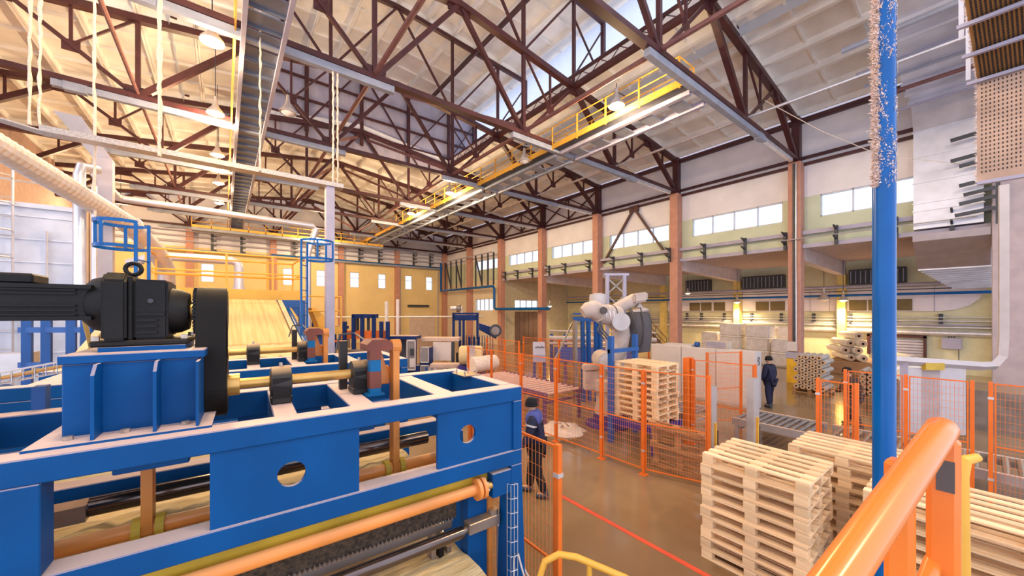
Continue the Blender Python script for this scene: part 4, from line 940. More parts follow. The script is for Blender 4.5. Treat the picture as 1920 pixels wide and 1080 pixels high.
MB().path([rp(0.25, -0.1, 3.25), rp(-0.1, -0.3, 3.3), rp(-0.35, -0.45, 3.32), rp(-0.42, -0.5, 3.33)], [0.30, 0.30, 0.26, 0.24], 18).build('forearm', jac, t, smooth=True)
for k in range(4): q = rp(0.05-0.12*k, -0.22-0.07*k, 3.28+0.01*k); MB().tube(q, q+(rp(-1, -0.45, 0)-rp(0, 0, 0)).normalized()*0.03, 0.315-0.012*k, 20).build('hose_clamp', dmot if k == 0 else alum, t, smooth=True)
MB().tube(rp(0.25, -0.55, 3.1), rp(0.25, 0.25, 3.1), 0.26, 22).build('elbow_motor', jgrey, t, smooth=True)
MB().path([rp(-0.35, -0.4, 3.35), rp(-0.55, -0.45, 3.45), rp(-0.7, -0.5, 3.42), rp(-0.85, -0.52, 3.35)], [0.27, 0.27, 0.24, 0.16], 18).build('wrist', jac, t, smooth=True)
MB().tube(rp(-0.30, -0.78, 3.42), rp(-0.30, -0.6, 3.42), 0.10, 16).build('wrist_socket', dmot, t, smooth=True)
MB().path([rp(0.2, 0, 3.4), rp(0.5, 0.05, 3.58), rp(0.85, 0.1, 3.75)], [0.2, 0.19, 0.2], 14).build('rear_arm', jac, t, smooth=True)
MB().prism([rp(0.75, -0.2, 3.62), rp(1.15, -0.2, 3.7), rp(1.15, -0.2, 3.98), rp(0.72, -0.2, 3.92)], FF*0.45).build('rear_box', jac, t, bevel=0.05, seg=2)
MB().path([rp(0.9, 0, 3.6), rp(1.2, 0, 3.45), rp(0.75, 0, 3.35)], 0.1, 10).build('rear_link', jac, t, smooth=True)
MB().lathe([(0.1, -0.05), (0.38, 0), (0.42, 0.45), (0.42, 0.9), (0.36, 1.15), (0.1, 1.2)], rp(0.92, 0.1, 2.2), n=20).build('counterweight', dmot, t, smooth=True)
for k in range(2): MB().path([rp(0.6+0.3*k, -0.25, 3.5), rp(0.72+0.25*k, -0.4, 3.0), rp(0.8+0.15*k, -0.36, 2.5), rp(0.6+0.2*k, -0.25, 2.15)], 0.022, 6).build('hose', dmot, t, smooth=True)
for k in range(3): MB().path([rp(-0.35, -0.6, 3.1), rp(-0.45+0.08*k, -0.65, 2.85), rp(-0.25+0.1*k, -0.6, 2.6)], 0.025, 6).build('hose', dmot, t, smooth=True)
MB().lathe([(0.26, 0), (0.27, 0.3), (0.25, 0.42), (0.1, 0.46)], rp(-0.2, 0.4, 3.5), n=18).build('drum', jgrey, t, smooth=True)
# gripper gantry behind the robot
t = thing('lattice_mast', 'grey lattice mast rising behind the robot arm', 'mast', rp(0.75, 1.8, 0))
for u in (0.45, 1.05): MB().tube(rp(u, 1.8, 0), rp(u, 1.8, 4.65), 0.07, 8).build('mast_post', lavst, t)
for z in (3.4, 4.0): MB().beam(rp(0.45, 1.8, z), rp(1.05, 1.8, z+0.55), 0.05).build('lacing_bar', oldst, t); MB().beam(rp(1.05, 1.8, z), rp(0.45, 1.8, z+0.55), 0.05).build('lacing_bar', oldst, t)
MB().beam(rp(0.35, 1.8, 4.68), rp(1.2, 1.8, 4.68), 0.08).build('head_bar', lavst, t)
# blue gantry frame left of the robot
t = thing('steel_gantry', 'blue gantry frame with slanting legs left of the robot', 'gantry', (9.9, 9.3, 0))
def gp(px, D, z): a = (px-960)/696.0; v = Vector((0.6127, 0.7903, 0))*D + Vector((0.7903, -0.6127, 0))*a*D; return Vector((v.x, v.y, z))
MB().beam(gp(1075, 14.0, 3.1), gp(1128, 14.0, 3.1), 0.12, 0.16).build('top_bar', stb, t); MB().beam(gp(1075, 14.0, 3.3), gp(1128, 14.0, 3.3), 0.1, 0.06).build('top_bar', stb, t)
for px in (1094, 1105, 1119, 1127): MB().beam(gp(px, 14.0, 0), gp(px-2, 14.0, 3.05), 0.12).build('leg', stb, t)
MB().beam(gp(1079, 13.4, 0), gp(1078, 13.8, 3.05), 0.13).build('leg', oldst, t)
MB().beam(gp(1040, 13.6, 1.6), gp(1073, 13.9, 2.95), 0.05).build('strut', oldst, t)
t = thing('blue_rack', 'low blue machine with white tubes behind the robot', 'machine', gp(1140, 18, 0))
MB().beam(gp(1040, 18, 1.3), gp(1185, 18, 1.3), 0.5, 0.7).build('body', stb, t)
for px in (1034, 1060, 1095, 1150, 1187): MB().beam(gp(px, 18, 0), gp(px, 18, 2.3), 0.12).build('post', stb, t)
for z, r in ((2.1, 0.12), (1.85, 0.07), (2.45, 0.05)): MB().tube(gp(1030, 17.9, z), gp(1230, 17.9, z-0.1), r, 10).build('tube', jac, t, smooth=True)
# control desk
t = thing('control_desk', 'grey slanted control desk on blue legs behind the fence', 'control desk', gp(1013, 15, 0))
a = gp(1000, 14.9, 1.35); b = gp(1023, 14.9, 1.35); up = FF*0.45
MB().add([a, b, b+up, a+up, a+Vector((0,0,0.3)), b+Vector((0,0,0.3)), b+up+Vector((0,0,0.78)), a+up+Vector((0,0,0.78))], [(0,3,2,1),(4,5,6,7),(0,1,5,4),(1,2,6,5),(2,3,7,6),(3,0,4,7)]).build('desk_case', lavst, t)
for px in (1002, 1021): MB().beam(gp(px, 15.1, 0), gp(px, 15.1, 1.4), 0.08).build('leg', stb, t)
for k in range(5): c = gp(1005+3.5*k, 15.12, 1.93+0.02*(k % 2)); MB().cbox(c, (0.05, 0.05, 0.03)).build('button', darkst, t)
# ---- pale cabinets
cabm = mat('pale_cabinet', (0.62, 0.57, 0.56), 0.5, var=0.03)
for k in range(3):
    y0, y1 = 4.95+1.32*k, 4.95+1.32*(k+1)-0.01
    t = thing('control_cabinet', 'pale grey steel cabinet left of the person in navy, %s from the right' % ORD[k], 'cabinet', (14.7, (y0+y1)/2, 0), group='row of pale cabinets')
    B(14.45, y0, 0, 14.95, y1, 2.0).build('body', cabm, t, bevel=0.008); B(14.43, y0+0.015, 0.08, 14.45, y1-0.015, 1.97).build('door', cabm, t)
    if k == 0:
        pts = []
        for i in range(25): a = -math.pi*0.1+ (math.pi*1.45)*i/24; pts.append((14.70+0.055*math.cos(a), 4.945, 1.72+0.055*math.sin(a)))
        for i in range(1, 22): a = math.pi*0.85-(math.pi*1.4)*i/21; pts.append((14.70-0.03+0.07*math.cos(a), 4.945, 1.60+0.06*math.sin(a)))
        MB().path(pts, 0.008, 5).build('emblem', darkst, t)
        MB().path([(14.70+0.09*math.cos(2*math.pi*i/24), 4.945, 1.66+0.15*math.sin(2*math.pi*i/24)) for i in range(24)], 0.006, 5, closed=True).build('emblem', darkst, t)
t = thing('air_unit', 'beige louvred unit lying on the pale cabinets', 'machine', (14.7, 6.3, 2.0))
B(14.5, 5.9, 2.0, 14.9, 6.7, 2.28).build('case', mat('beige_unit', (0.55, 0.45, 0.36), 0.6), t, bevel=0.01)
for k in range(4): B(14.48, 5.95, 2.04+0.06*k, 14.5, 6.65, 2.08+0.06*k).build('louvre', lavst, t)
t = thing('cable_reel', 'blue spool and white tray lying on the cabinet top', 'reel', (14.7, 7.1, 2.0)); MB().tube((14.6, 7.1, 2.1), (14.6, 6.95, 2.1), 0.1, 14).build('spool', stb, t, smooth=True); B(14.5, 7.2, 2.0, 14.9, 8.3, 2.08).build('tray', cabm, t)
# ---- roll stacks on pallets
kraft = mat('grey_roll_wrap', (0.50, 0.46, 0.43), 0.5, var=0.1); rend = mat('roll_end_brown', (0.50, 0.34, 0.22), 0.8); hole = mat('roll_core_dark', (0.04, 0.025, 0.02), 0.9); whiter = mat('white_roll', (0.86, 0.80, 0.72), 0.7, var=0.06, scale=5); plast = mat('wrapped_plastic', (0.74, 0.70, 0.70), 0.3, var=0.1, scale=4, bump=0.3, bscale=10)
def roll_proto(name, label, r, L, wrap):
    t = thing(name, label, 'roll', (0, 0, 0), local=True)
    MB().lathe([(r*0.33, 0), (r*0.97, 0), (r, 0.015), (r, L-0.015), (r*0.97, L), (r*0.33, L)], (0, 0, 0), (1, 0, 0), 18, caps=False).build('wrap', wrap, t, smooth=True)
    MB().lathe([(r*0.33, -0.004), (r*0.93, -0.004), (r*0.93, 0.004), (r*0.33, 0.004)], (0, 0, 0), (1, 0, 0), 18, caps=False).build('end_face', rend, t)
    MB().lathe([(r*0.34, 0.002), (r*0.34, 0.12), (0.0, 0.12)], (0, 0, 0), (1, 0, 0), 12, caps=False).build('core', hole, t)
    return t
first = None; r = 0.102; n = 0
pl2 = copy_tree(PO, (19.65, 4.6, 0), 0, 'wooden pallet under the stack of grey rolls'); pl2.rotation_euler = (0, 0, 0); del pl2['label']; pl2['label'] = 'wooden pallet under the stack of grey rolls'
for row in range(8):
    cnt = 5 if row % 2 == 0 else 4
    for k in range(cnt):
        y = 4.15+0.22*k + (0.11 if row % 2 else 0); z = 0.146+r+row*0.178; x = 19.05+random.uniform(-.04, .04)
        lab = 'grey roll in the tall stack, %s row up, %s from the right' % (ORD[row], ORD[k])
        if first is None: first = roll_proto('wrapped_roll', lab, r, 1.25, kraft); first.location = (x, y, z); first['group'] = 'grey rolls on the pallet'
        else: copy_tree(first, (x, y, z), None, lab)
for row in range(5):
    for k in range(3):
        copy_tree(first, (20.6, 2.75+0.23*k, r+row*0.205), None, 'grey roll in the low stack, %s row up, %s from the right' % (ORD[row], ORD[k]))
wf = None
spots = []
for row in range(4):
    for k in range(2 if row < 3 else 1): spots.append((26.6, 4.1+0.5*k+(0.2 if row % 2 else 0), 0.9+0.39*row, 'pile left of the lit annex column'))
for row in range(3): spots.append((25.6+0.3*row, 2.3, 0.24+0.42*row, 'pile behind the person in brown'))
for k, (x, y, z, nm) in enumerate(spots):
    lab = 'white fabric roll in the %s, %s counted upward' % (nm, ORD[k] if k < 7 else ORD[k-7])
    if wf is None: wf = roll_proto('fabric_roll', lab, 0.19, 2.2, whiter); wf['group'] = 'white fabric rolls'; wf.location = (x, y, z); wf.rotation_euler = (0, 0, 0.5)
    else: copy_tree(wf, (x+random.uniform(-.15, .15), y, z), 0.5, lab)
t = tag(B(26.3, 3.6, 0, 29.4, 5.6, 0.7).build('storage_crate', oldwood, bevel=0.02), 'brown crate under the pile of white rolls', 'crate')
def bale(x, y, w, d, h, nm):
    t = thing('wrapped_bale', 'plastic wrapped bale %s' % nm, 'bale', (x, y, 0), group='wrapped bales')
    nzz = max(1, int(round(h/0.85)))
    for k in range(nzz): MB().box(x-d/2, y-w/2, h*k/nzz+0.01, x+d/2, y+w/2, h*(k+1)/nzz-0.01).build('bundle', plast, t, bevel=0.07, seg=3, smooth=True)
    for k in range(1, nzz): B(x-d/2-0.01, y-w/2-0.01, h*k/nzz-0.05, x+d/2+0.01, y+w/2+0.01, h*k/nzz+0.05).build('strap', whiter, t)
bale(27.8, 10.9, 1.35, 1.2, 2.55, 'left tall one under the annex lamp'); bale(27.6, 9.2, 1.35, 1.2, 2.5, 'right tall one behind the cabinets'); bale(28.2, 12.5, 1.1, 1.0, 1.9, 'low one left of the tall bales'); bale(27.2, 7.7, 1.2, 1.2, 1.7, 'low one beside the pink column'); bale(29.3, 8.1, 1.2, 1.0, 2.4, 'tall one half hidden by the pink column'); bale(25.5, 6.6, 0.9, 0.9, 0.9, 'crumpled heap on the floor by the column')
yfoot = mat('column_foot_yellow', (0.80, 0.48, 0.03), 0.5)
t = tag(MB().box(21.38, 5.44, 0, 22.0, 6.02, 1.15).build('column_guard', yfoot), 'yellow guard around the foot of the pink column by the grey rolls', 'guard')
tag(MB().box(21.34, 5.2, 1.15, 21.42, 6.06, 1.45).build('guard_plate', lavst), 'grey plate above the yellow column guard', 'plate')
t = thing('cable_conduit', 'dark and silver cable run up the face of the pink column', 'conduit', (21.4, 5.73, 1.6))
MB().box(21.36, 5.68, 1.8, 21.42, 5.78, 10.4).build('tray', darkst, t); MB().tube((21.35, 5.64, 1.8), (21.35, 5.64, 10.4), 0.025, 6).build('cable', silver, t)
B(21.30, 5.60, 1.5, 21.42, 5.98, 1.95).build('switch_box', cabm, t)
# white winding frame at the right
pw = mat('white_profile', (0.52, 0.48, 0.50), 0.45, var=0.05)
t = thing('winding_frame', 'white bent profile frame with hanging boards at the right', 'machine', (14.6, 0.7, 0))
MB().path([(13.5, 1.55, 2.15), (15.2, 0.15, 2.0), (15.45, -0.05, 2.02), (15.62, -0.18, 2.25), (15.66, -0.2, 2.7), (15.66, -0.2, 6.6)], 0.11, 4).build('bent_profile', pw, t)
MB().beam((13.75, 1.36, 0), (13.75, 1.36, 2.1), 0.14).build('leg', lavst, t)
for (f0, f1, zb, m) in ((0.08, 0.30, 0.25, pw), (0.30, 0.52, 0.2, mat('taupe_board', (0.42, 0.34, 0.34), 0.6)), (0.52, 0.82, 0.25, pw)):
    a = Vector((13.6, 1.5, 0)).lerp(Vector((15.2, 0.17, 0)), f0); b = Vector((13.6, 1.5, 0)).lerp(Vector((15.2, 0.17, 0)), f1)
    MB().beam((a.x, a.y, (zb+1.95)/2), (b.x, b.y, (zb+1.95)/2), 0.05, 1.95-zb).build('board', m, t)
a = Vector((13.6, 1.5, 0)).lerp(Vector((15.2, 0.17, 0)), 0.30); b = Vector((13.6, 1.5, 0)).lerp(Vector((15.2, 0.17, 0)), 0.52)
MB().beam((a.x-0.06, a.y-0.06, 2.0), (b.x-0.06, b.y-0.06, 2.0), 0.1, 0.18).build('cream_roll_cover', mustard, t)
for k in range(2):
    tag(MB().lathe([(0.02, 0), (0.2, 0), (0.2, 1.3), (0.02, 1.3)], (17.2+0.25*k, 1.75+0.45*k, 1.35), (0.85, -0.5, 0), 16).build('fabric_roll', whiter, smooth=True), ['white fabric roll lying across behind the winding frame', 'second white fabric roll behind the winding frame'][k], 'roll')
tag(B(17.0, -1.0, 0, 19.0, 2.4, 1.14).build('roll_table', oldst), 'low brown table carrying white fabric rolls', 'table')
t = thing('air_line', 'dark blue air pipe with rusty joints at the right edge', 'pipe', (15.0, -0.9, 0))
MB().tube((14.9, -0.62, 0.9), (14.9, -0.62, 6.0), 0.055, 8).build('pipe', bluepipe, t, smooth=True)
for z in (2.1, 3.45): MB().lathe([(0.06, -0.08), (0.1, -0.03), (0.1, 0.03), (0.06, 0.08)], (14.9, -0.62, z)).build('joint', rust, t)
# ---- foreground right: blue pole, handrails
t = thing('blue_pole', 'tall glossy blue pole with white fibre fluff clinging to its upper half', 'pole', (2.95, 0.37, 0))
MB().tube((2.95, 0.37, 0), (2.95, 0.37, 7), 0.05, 24).build('pole', bluepipe, t, smooth=True)
m = MB()
fluff = mat('pinkish_fluff', (0.86, 0.70, 0.62), 0.95, var=0.15, scale=50)
def pdirn(a): return Vector((math.cos(a)*0.7903-math.sin(a)*0.6127, -math.cos(a)*0.6127-math.sin(a)*0.7903, 0))
def tuft(a, z, l, w):
    d = pdirn(a); c = Vector((2.95, 0.37, z)) + d*0.0495
    q = c + d*l + Vector((random.uniform(-.006, .006), random.uniform(-.006, .006), random.uniform(-.01, .01))); e = Vector((random.uniform(-1, 1), random.uniform(-1, 1), random.uniform(-1, 1)))*w
    m.add([c+e, c-e, q-e*0.4, q+e*0.4], [(0, 1, 2, 3)])
for k in range(5200): tuft(random.gauss(math.pi*0.98, 0.2), random.uniform(4.1, 5.4), abs(random.gauss(0.008, 0.007)), 0.005)
for k in range(150):
    a0 = random.uniform(math.pi*0.02, math.pi*1.0); z0 = random.uniform(4.1, 5.4); sl = random.uniform(-1, 1)
    for q in range(random.randint(6, 26)):
        u = random.gauss(0, 0.02); tuft(a0+u*sl*8+random.gauss(0, 0.05), z0+u, abs(random.gauss(0.001, 0.0015)), 0.0035)
stuff(m.build('fluff', fluff, t))
t = thing('orange_handrail', 'thick glossy orange handrail rising close to the camera at lower right', 'handrail', (1.1, 0.06, 1.7))
rail = mat('orange_gloss', (0.85, 0.22, 0.03), 0.22, var=0.06)
e0, e1 = Vector((0.50, 0.135, 3.03)), Vector((1.13, 0.06, 3.165))
MB().path([e0+(e0-e1)*0.4, e0, e0.lerp(e1, 0.5), e0.lerp(e1, 0.93), e1, e1+Vector((0.022, -0.003, -0.006)), e1+Vector((0.03, -0.004, -0.03))], [0.024]*4+[0.024, 0.021, 0.012], 20).build('top_rail', rail, t, smooth=True)
B(1.105, 0.035, 1.7, 1.15, 0.08, 3.15).build('post', rail, t, bevel=0.008)
B(1.1035, 0.042, 3.05, 1.108, 0.066, 3.11).build('worn_patch', mat('worn_bare_metal', (0.10, 0.09, 0.09), 0.6), t)
MB().tube((0.93, 0.17, 1.7), (0.93, 0.17, 3.05), 0.0, 4) 
B(0.985, 0.085, 1.7, 1.025, 0.125, 3.12).build('post', rail, t, bevel=0.008)
MB().tube((0.6, 0.13, 2.70), (1.12, 0.07, 2.90), 0.014, 12).build('mid_rail', rail, t, smooth=True)
B(-0.4, -0.6, 1.6, 1.35, 0.3, 1.70).build('platform_edge', oldst, t); 
for (x, y) in ((-0.3, -0.5), (1.25, -0.5), (-0.3, 0.2), (1.25, 0.2)): B(x-0.05, y-0.05, 0, x+0.05, y+0.05, 1.6).build('platform_leg', yellowp, t)
t = thing('yellow_handrail', 'yellow stair post standing right behind the orange handrail', 'handrail', (2.19, 0.07, 0))
MB().path([(2.19, 0.07, 0), (2.19, 0.07, 2.2), (2.19, 0.07, 2.78), (2.20, 0.06, 2.84), (2.24, 0.03, 2.85)], [0.03, 0.028, 0.022, 0.02, 0.015], 12).build('post', yellowp, t, smooth=True)
t = thing('yellow_handrail', 'bent yellow stair rail peeping up at the bottom edge', 'handrail', (1.9, 1.6, 0))
MB().path([(1.62, 1.80, 0), (1.62, 1.80, 1.66), (1.65, 1.78, 1.77), (1.72, 1.72, 1.82), (1.80, 1.64, 1.81), (2.02, 1.43, 1.70), (2.3, 1.2, 1.5), (2.6, 0.95, 1.2), (2.6, 0.95, 0)], 0.021, 12).build('rail', yellowp, t, smooth=True)
MB().tube((1.86, 1.585, 0), (1.86, 1.585, 1.79), 0.018, 10).build('post', yellowp, t, smooth=True)
# near perforated trays overhead at the right edge
t = thing('cable_tray', 'rusty perforated cable tray hanging at the upper right edge', 'cable tray', (5.8, 0, 4.6))
px0, pdir = Vector((5.60, 0.08, 0)), Vector((0, -1, 0))
tan = mat('tray_rusty_zinc', (0.50, 0.33, 0.24), 0.5, metal=0.35, var=0.15, scale=4); tanu = mat('tray_brown', (0.40, 0.22, 0.08), 0.55, metal=0.2, var=0.15); slot = mat('slot_shadow', (0.03, 0.02, 0.02), 0.9)
tw = 1.0
a, b = px0, px0+pdir*tw; fw = Vector((-1, 0, 0))
MB().prism([a+Vector((0,0,4.62)), b+Vector((0,0,4.62)), b+Vector((0,0,5.58)), a+Vector((0,0,5.58))], -fw*0.03).build('drop_section', tan, t)
m = MB()
for i in range(40):
    for j in range(22):
        c = a.lerp(b, (i+1.2)/42) + Vector((0, 0, 4.70+0.039*j)) + fw*0.002; m.beam(c-Vector((0,0,0.008)), c+Vector((0,0,0.008)), 0.007, 0.006)
stuff(m.build('slots', slot, t))
c0, c1 = a+Vector((0,0,5.58)), b+Vector((0,0,5.58)); dv = Vector((-1.0, 0.065, 0.46))
MB().prism([c0, c1, c1+dv, c0+dv], Vector((0.01, 0, 0.03))).build('slope_section', tanu, t)
m = MB(); nn = Vector((-0.001, 0, -0.004))
for i in range(40):
    for j in range(42):
        c = c0.lerp(c1, (i+1.2)/42) + dv*((j+0.5)/42) + nn; m.beam(c-dv*0.008, c+dv*0.008, 0.012, 0.006)
stuff(m.build('slots', slot, t))
for k in range(4):
    q0 = c0+dv*(0.02+0.30*k)-pdir*0.06+Vector((0,0,-0.035)); MB().beam(q0, q0+pdir*(tw+0.3), 0.035, 0.03).build('support_bar', lavst, t)
MB().beam(a+Vector((0,0,4.60)), b+Vector((0,0,4.60)), 0.05, 0.03).build('support_bar', lavst, t)
for k in (0, 1): q0 = c0+dv*(0.02+0.44*k)-pdir*0.05; MB().beam(q0, q0+Vector((0,0,2.2)), 0.03).build('hanger', galv, t)
m = MB()
for k in range(420):
    c = a + Vector((0,0,random.uniform(4.6, 5.6))) if k % 2 else c0+dv*random.random()
    q = c - pdir*random.uniform(0, 0.025) + fw*random.uniform(0, .02) + Vector((0,0,random.uniform(-.02,.02))); w = Vector((random.uniform(-1,1), random.uniform(-1,1), random.uniform(-1,1)))*0.006
    m.add([c+w, c-w, q], [(0,1,2)])
stuff(m.build('fluff', fluff, t))
tag(MB().path([(14.5, 4.7, 10.55), (16.4, 3.6, 9.65), (18.5, 2.4, 8.95), (21.3, 0.6, 8.75)], 0.012, 5).build('slack_rope', woodtan), 'thin pale rope sagging across in front of the window wall', 'rope')
# ================================================================== LEFT AND BACK OF THE HALL
# inclined feed conveyor and its fleece
webgrid(-1.6, 1.12, 6.55, 8.9, lambda x, y: 2.72, 30, 24, 'fibre_web', 'thick pale fleece lying flat at the foot of the sloping feed conveyor', 0.02)
t = thing('inclined_conveyor', 'sloping feed conveyor with a wide tan web below the yellow platform', 'conveyor', (-0.2, 10.5, 0))
webm = mat('tan_web', (0.62, 0.40, 0.15), 0.8, col2=(0.78, 0.54, 0.24), scale=2.0, stretch=(8, 0.3, 0.3))
MB().prism([(-1.7, 8.9, 2.70), (1.16, 8.9, 2.70), (1.16, 12.4, 3.66), (-1.7, 12.4, 3.66)], (0, 0, 0.06)).build('web', webm, t)
for x in (1.24, -1.8): MB().beam((x, 8.2, 2.50), (x, 12.35, 3.64), 0.1, 0.16).build('side_rail', mat('cream_paint_steel', (0.72, 0.55, 0.32), 0.5), t)
MB().tube((1.45, 9.2, 2.6), (1.45, 12.4, 3.45), 0.06, 10).build('blue_tube', bluepipe, t, smooth=True)
for (x, y, h) in ((1.3, 8.3, 2.5), (1.3, 11.5, 3.3), (-1.8, 8.3, 2.5), (-1.8, 11.5, 3.3)): B(x-0.05, y-0.05, 0, x+0.05, y+0.05, h).build('leg', stb, t)
# yellow platform
t = thing('access_platform', 'yellow steel platform with railing above the sloping conveyor', 'platform', (0.2, 13.4, 0))
B(-1.9, 12.55, 3.72, 1.85, 12.62, 4.0).build('edge_beam', yellowp, t); B(-1.9, 12.62, 3.85, 1.85, 14.3, 3.9).build('deck', yellowp, t)
B(-1.9, 12.45, 3.50, 1.9, 12.60, 3.72).build('portal_beam', stb, t)
for x in (1.82, -1.9): B(x-0.08, 12.45, 0, x+0.08, 12.62, 3.5).build('portal_post', stb, t)
MB().prism([(1.55, 12.47, 3.5), (1.74, 12.47, 3.5), (1.74, 12.47, 3.2)], (0, 0.1, 0)).build('haunch', stb, t)
for y in (12.6, 14.25):
    for z in (4.95, 4.45, 4.35) if y < 13 else (4.95, 4.45): MB().tube((-1.5, y, z), (1.8, y, z), 0.024, 8).build('rail', yellowp, t, smooth=True)
    for x in (-1.5, 0.05, 1.1, 1.8): B(x-0.025, y-0.025, 3.9, x+0.025, y+0.025, 4.95).build('post', yellowp, t)
for x in (-1.5, 1.8):
    for z in (4.95, 4.45): MB().tube((x, 12.6, z), (x, 14.25, z), 0.024, 8).build('rail', yellowp, t, smooth=True)
t = thing('access_platform', 'small low yellow balcony right of the sloping conveyor', 'platform', (2.4, 13.2, 0))
B(1.95, 12.6, 2.68, 2.95, 13.6, 2.8).build('deck', yellowp, t); B(1.95, 12.58, 2.75, 2.95, 12.62, 2.92).build('toe_board', yellowp, t)
for x in (1.97, 2.93):
    for y in (12.62, 13.55): B(x-0.025, y-0.025, 2.8, x+0.025, y+0.025, 3.85).build('post', yellowp, t)
for z in (3.85, 3.4): MB().path([(1.97, 13.55, z), (1.97, 12.62, z), (2.93, 12.62, z), (2.93, 13.55, z)], 0.022, 8).build('rail', yellowp, t)
MB().prism([(2.35, 12.7, 2.8), (2.9, 12.7, 2.8), (2.2, 12.7, 3.5), (2.1, 12.7, 3.5)], (0, 0.8, 0)).build('stair_flight', yellowp, t)
B(2.2, 12.9, 0, 2.75, 13.4, 2.68).build('support', stb, t)
# silver duct behind the platform
t = thing('round_duct', 'silver round duct with a drop elbow behind the yellow railing', 'duct', (-0.5, 15.2, 4.2))
MB().path([(-2.2, 15.2, 4.75), (-1.6, 15.2, 5.05), (0.2, 15.2, 5.05), (0.34, 15.2, 4.98), (0.38, 15.2, 4.85), (0.38, 15.2, 4.45)], 0.13, 14).build('duct', galv, t, smooth=True)
MB().lathe([(0.13, 0.6), (0.14, 0.35), (0.24, 0.0)], (0.38, 15.2, 3.9)).build('funnel', galv, t, smooth=True)
B(0.1, 14.9, 0, 0.7, 15.5, 3.9).build('hopper', mat('hopper_cream', (0.6, 0.45, 0.25), 0.6), t)
# ladder cages
def cage(cx, cy, r, z0, z1, zb, label, open_dir):
    t = thing('ladder_cage', label, 'ladder', (cx, cy, zb))
    for z in (z0, z1):
        m = MB(); pts = [(cx+r*math.cos(open_dir+math.radians(35+290*k/20)), cy+r*math.sin(open_dir+math.radians(35+290*k/20)), z) for k in range(21)]
        for k in range(20): m.beam(pts[k], pts[k+1], 0.008, 0.05)
        m.build('hoop', bluepipe, t)
    for k in (0, 5, 10, 15, 20):
        a = open_dir+math.radians(35+290*k/20); p = (cx+r*math.cos(a), cy+r*math.sin(a))
        B(p[0]-0.02, p[1]-0.02, z0, p[0]+0.02, p[1]+0.02, z1).build('strap', bluepipe, t)
    pp = []
    for s in (35, -35):
        a = open_dir+math.radians(s); p = (cx+r*math.cos(a), cy+r*math.sin(a)); pp.append(p); B(p[0]-0.022, p[1]-0.022, zb, p[0]+0.022, p[1]+0.022, z1+0.02).build('stile', bluepipe, t)
    z = zb+0.3
    while z < z0: MB().tube((pp[0][0], pp[0][1], z), (pp[1][0], pp[1][1], z), 0.012, 6).build('rung', bluepipe, t); z += 0.3
cage(-1.27, 8.35, 0.31, 4.40, 4.78, 0, 'blue hooped ladder cage left of the gearbox', -0.3)
cage(1.78, 10.0, 0.35, 4.65, 5.08, 0, 'blue hooped ladder cage in front of the grey post', math.pi*0.85)
# pale clad tower at the left
t = thing('clad_tower', 'tall pale metal-clad filter tower at the left edge', 'tower', (-5.6, 18, 0))
tw_ = mat('pale_cladding', (0.62, 0.66, 0.76), 0.45, var=0.06, metal=0.2)
B(-8.2, 16.0, 0, -3.35, 19.0, 6.2).build('body', tw_, t)
for k in range(9): B(-8.2, 15.97, 1.0+0.62*k, -3.35, 16.0, 1.03+0.62*k).build('cladding_rib', alum, t)
B(-8.2, 15.9, 6.2, -3.3, 19.0, 6.32).build('roof_edge', tw_, t)
MB().path([(-8, 16.0, 6.9), (-3.4, 16.0, 6.9), (-3.4, 19, 6.9)], 0.02, 6).build('guard_rail', alum, t)
for x in (-3.4, -5, -6.5): MB().tube((x, 16.0, 6.3), (x, 16.0, 6.9), 0.02, 6).build('guard_post', alum, t)
MB().tube((-3.85, 15.9, 0.5), (-3.85, 15.9, 5.6), 0.025, 6).build('conduit', alum, t)
for (x0, x1) in ((-3.3, -3.12), (-3.1, -2.95)): B(x0, 16.1, 0, x1, 16.4, 6.3).build('edge_flange', mat('tan_flange', (0.62, 0.40, 0.22), 0.6), t)
t = thing('ladder_cage', 'pale hooped ladder on the clad tower at the left edge', 'ladder', (-4.9, 15.7, 0))
for x in (-4.85, -4.42): MB().tube((x, 15.85, 0), (x, 15.85, 7.2), 0.025, 6).build('stile', alum, t)
for k in range(14): MB().tube((-4.85, 15.85, 0.4+0.5*k), (-4.42, 15.85, 0.4+0.5*k), 0.014, 6).build('rung', alum, t)
for k in range(6): MB().path([(-4.85, 15.85, 3.4+0.7*k), (-4.9, 15.5, 3.4+0.7*k), (-4.63, 15.25, 3.4+0.7*k), (-4.38, 15.5, 3.4+0.7*k), (-4.42, 15.85, 3.4+0.7*k)], 0.02, 6).build('hoop', alum, t)
# blue frames at the left middle
t = thing('blue_framework', 'blue steel framework seen below the long motor', 'frame', (-2.4, 10.6, 0))
for (x, y) in ((-2.9, 11.0), (-2.62, 10.8), (-2.25, 10.5), (-2.05, 10.4)): B(x-0.06, y-0.06, 0, x+0.06, y+0.06, 3.35).build('post', stb, t)
for z in (3.05, 2.4, 1.8): MB().beam((-3.0, 11.05, z), (-1.95, 10.3, z), 0.07, 0.1).build('cross_bar', stb, t)
MB().beam((-2.6, 10.75, 1.2), (-1.9, 10.3, 1.2), 0.5, 1.1).build('housing', stb, t)
B(-2.35, 10.0, 1.5, -2.15, 10.1, 2.1).build('orange_plate', orangep, t)
t = thing('yellow_stair', 'yellow stair rails behind the gearbox foot', 'handrail', (-1.7, 10.4, 0))
for (x, y) in ((-1.75, 10.2), (-1.58, 10.1), (-1.45, 10.0)): B(x-0.03, y-0.03, 0, x+0.03, y+0.03, 3.2).build('post', yellowp, t)
for z in (3.2, 2.55): MB().tube((-1.8, 10.22, z), (-1.2, 9.9, z), 0.025, 8).build('rail', yellowp, t)
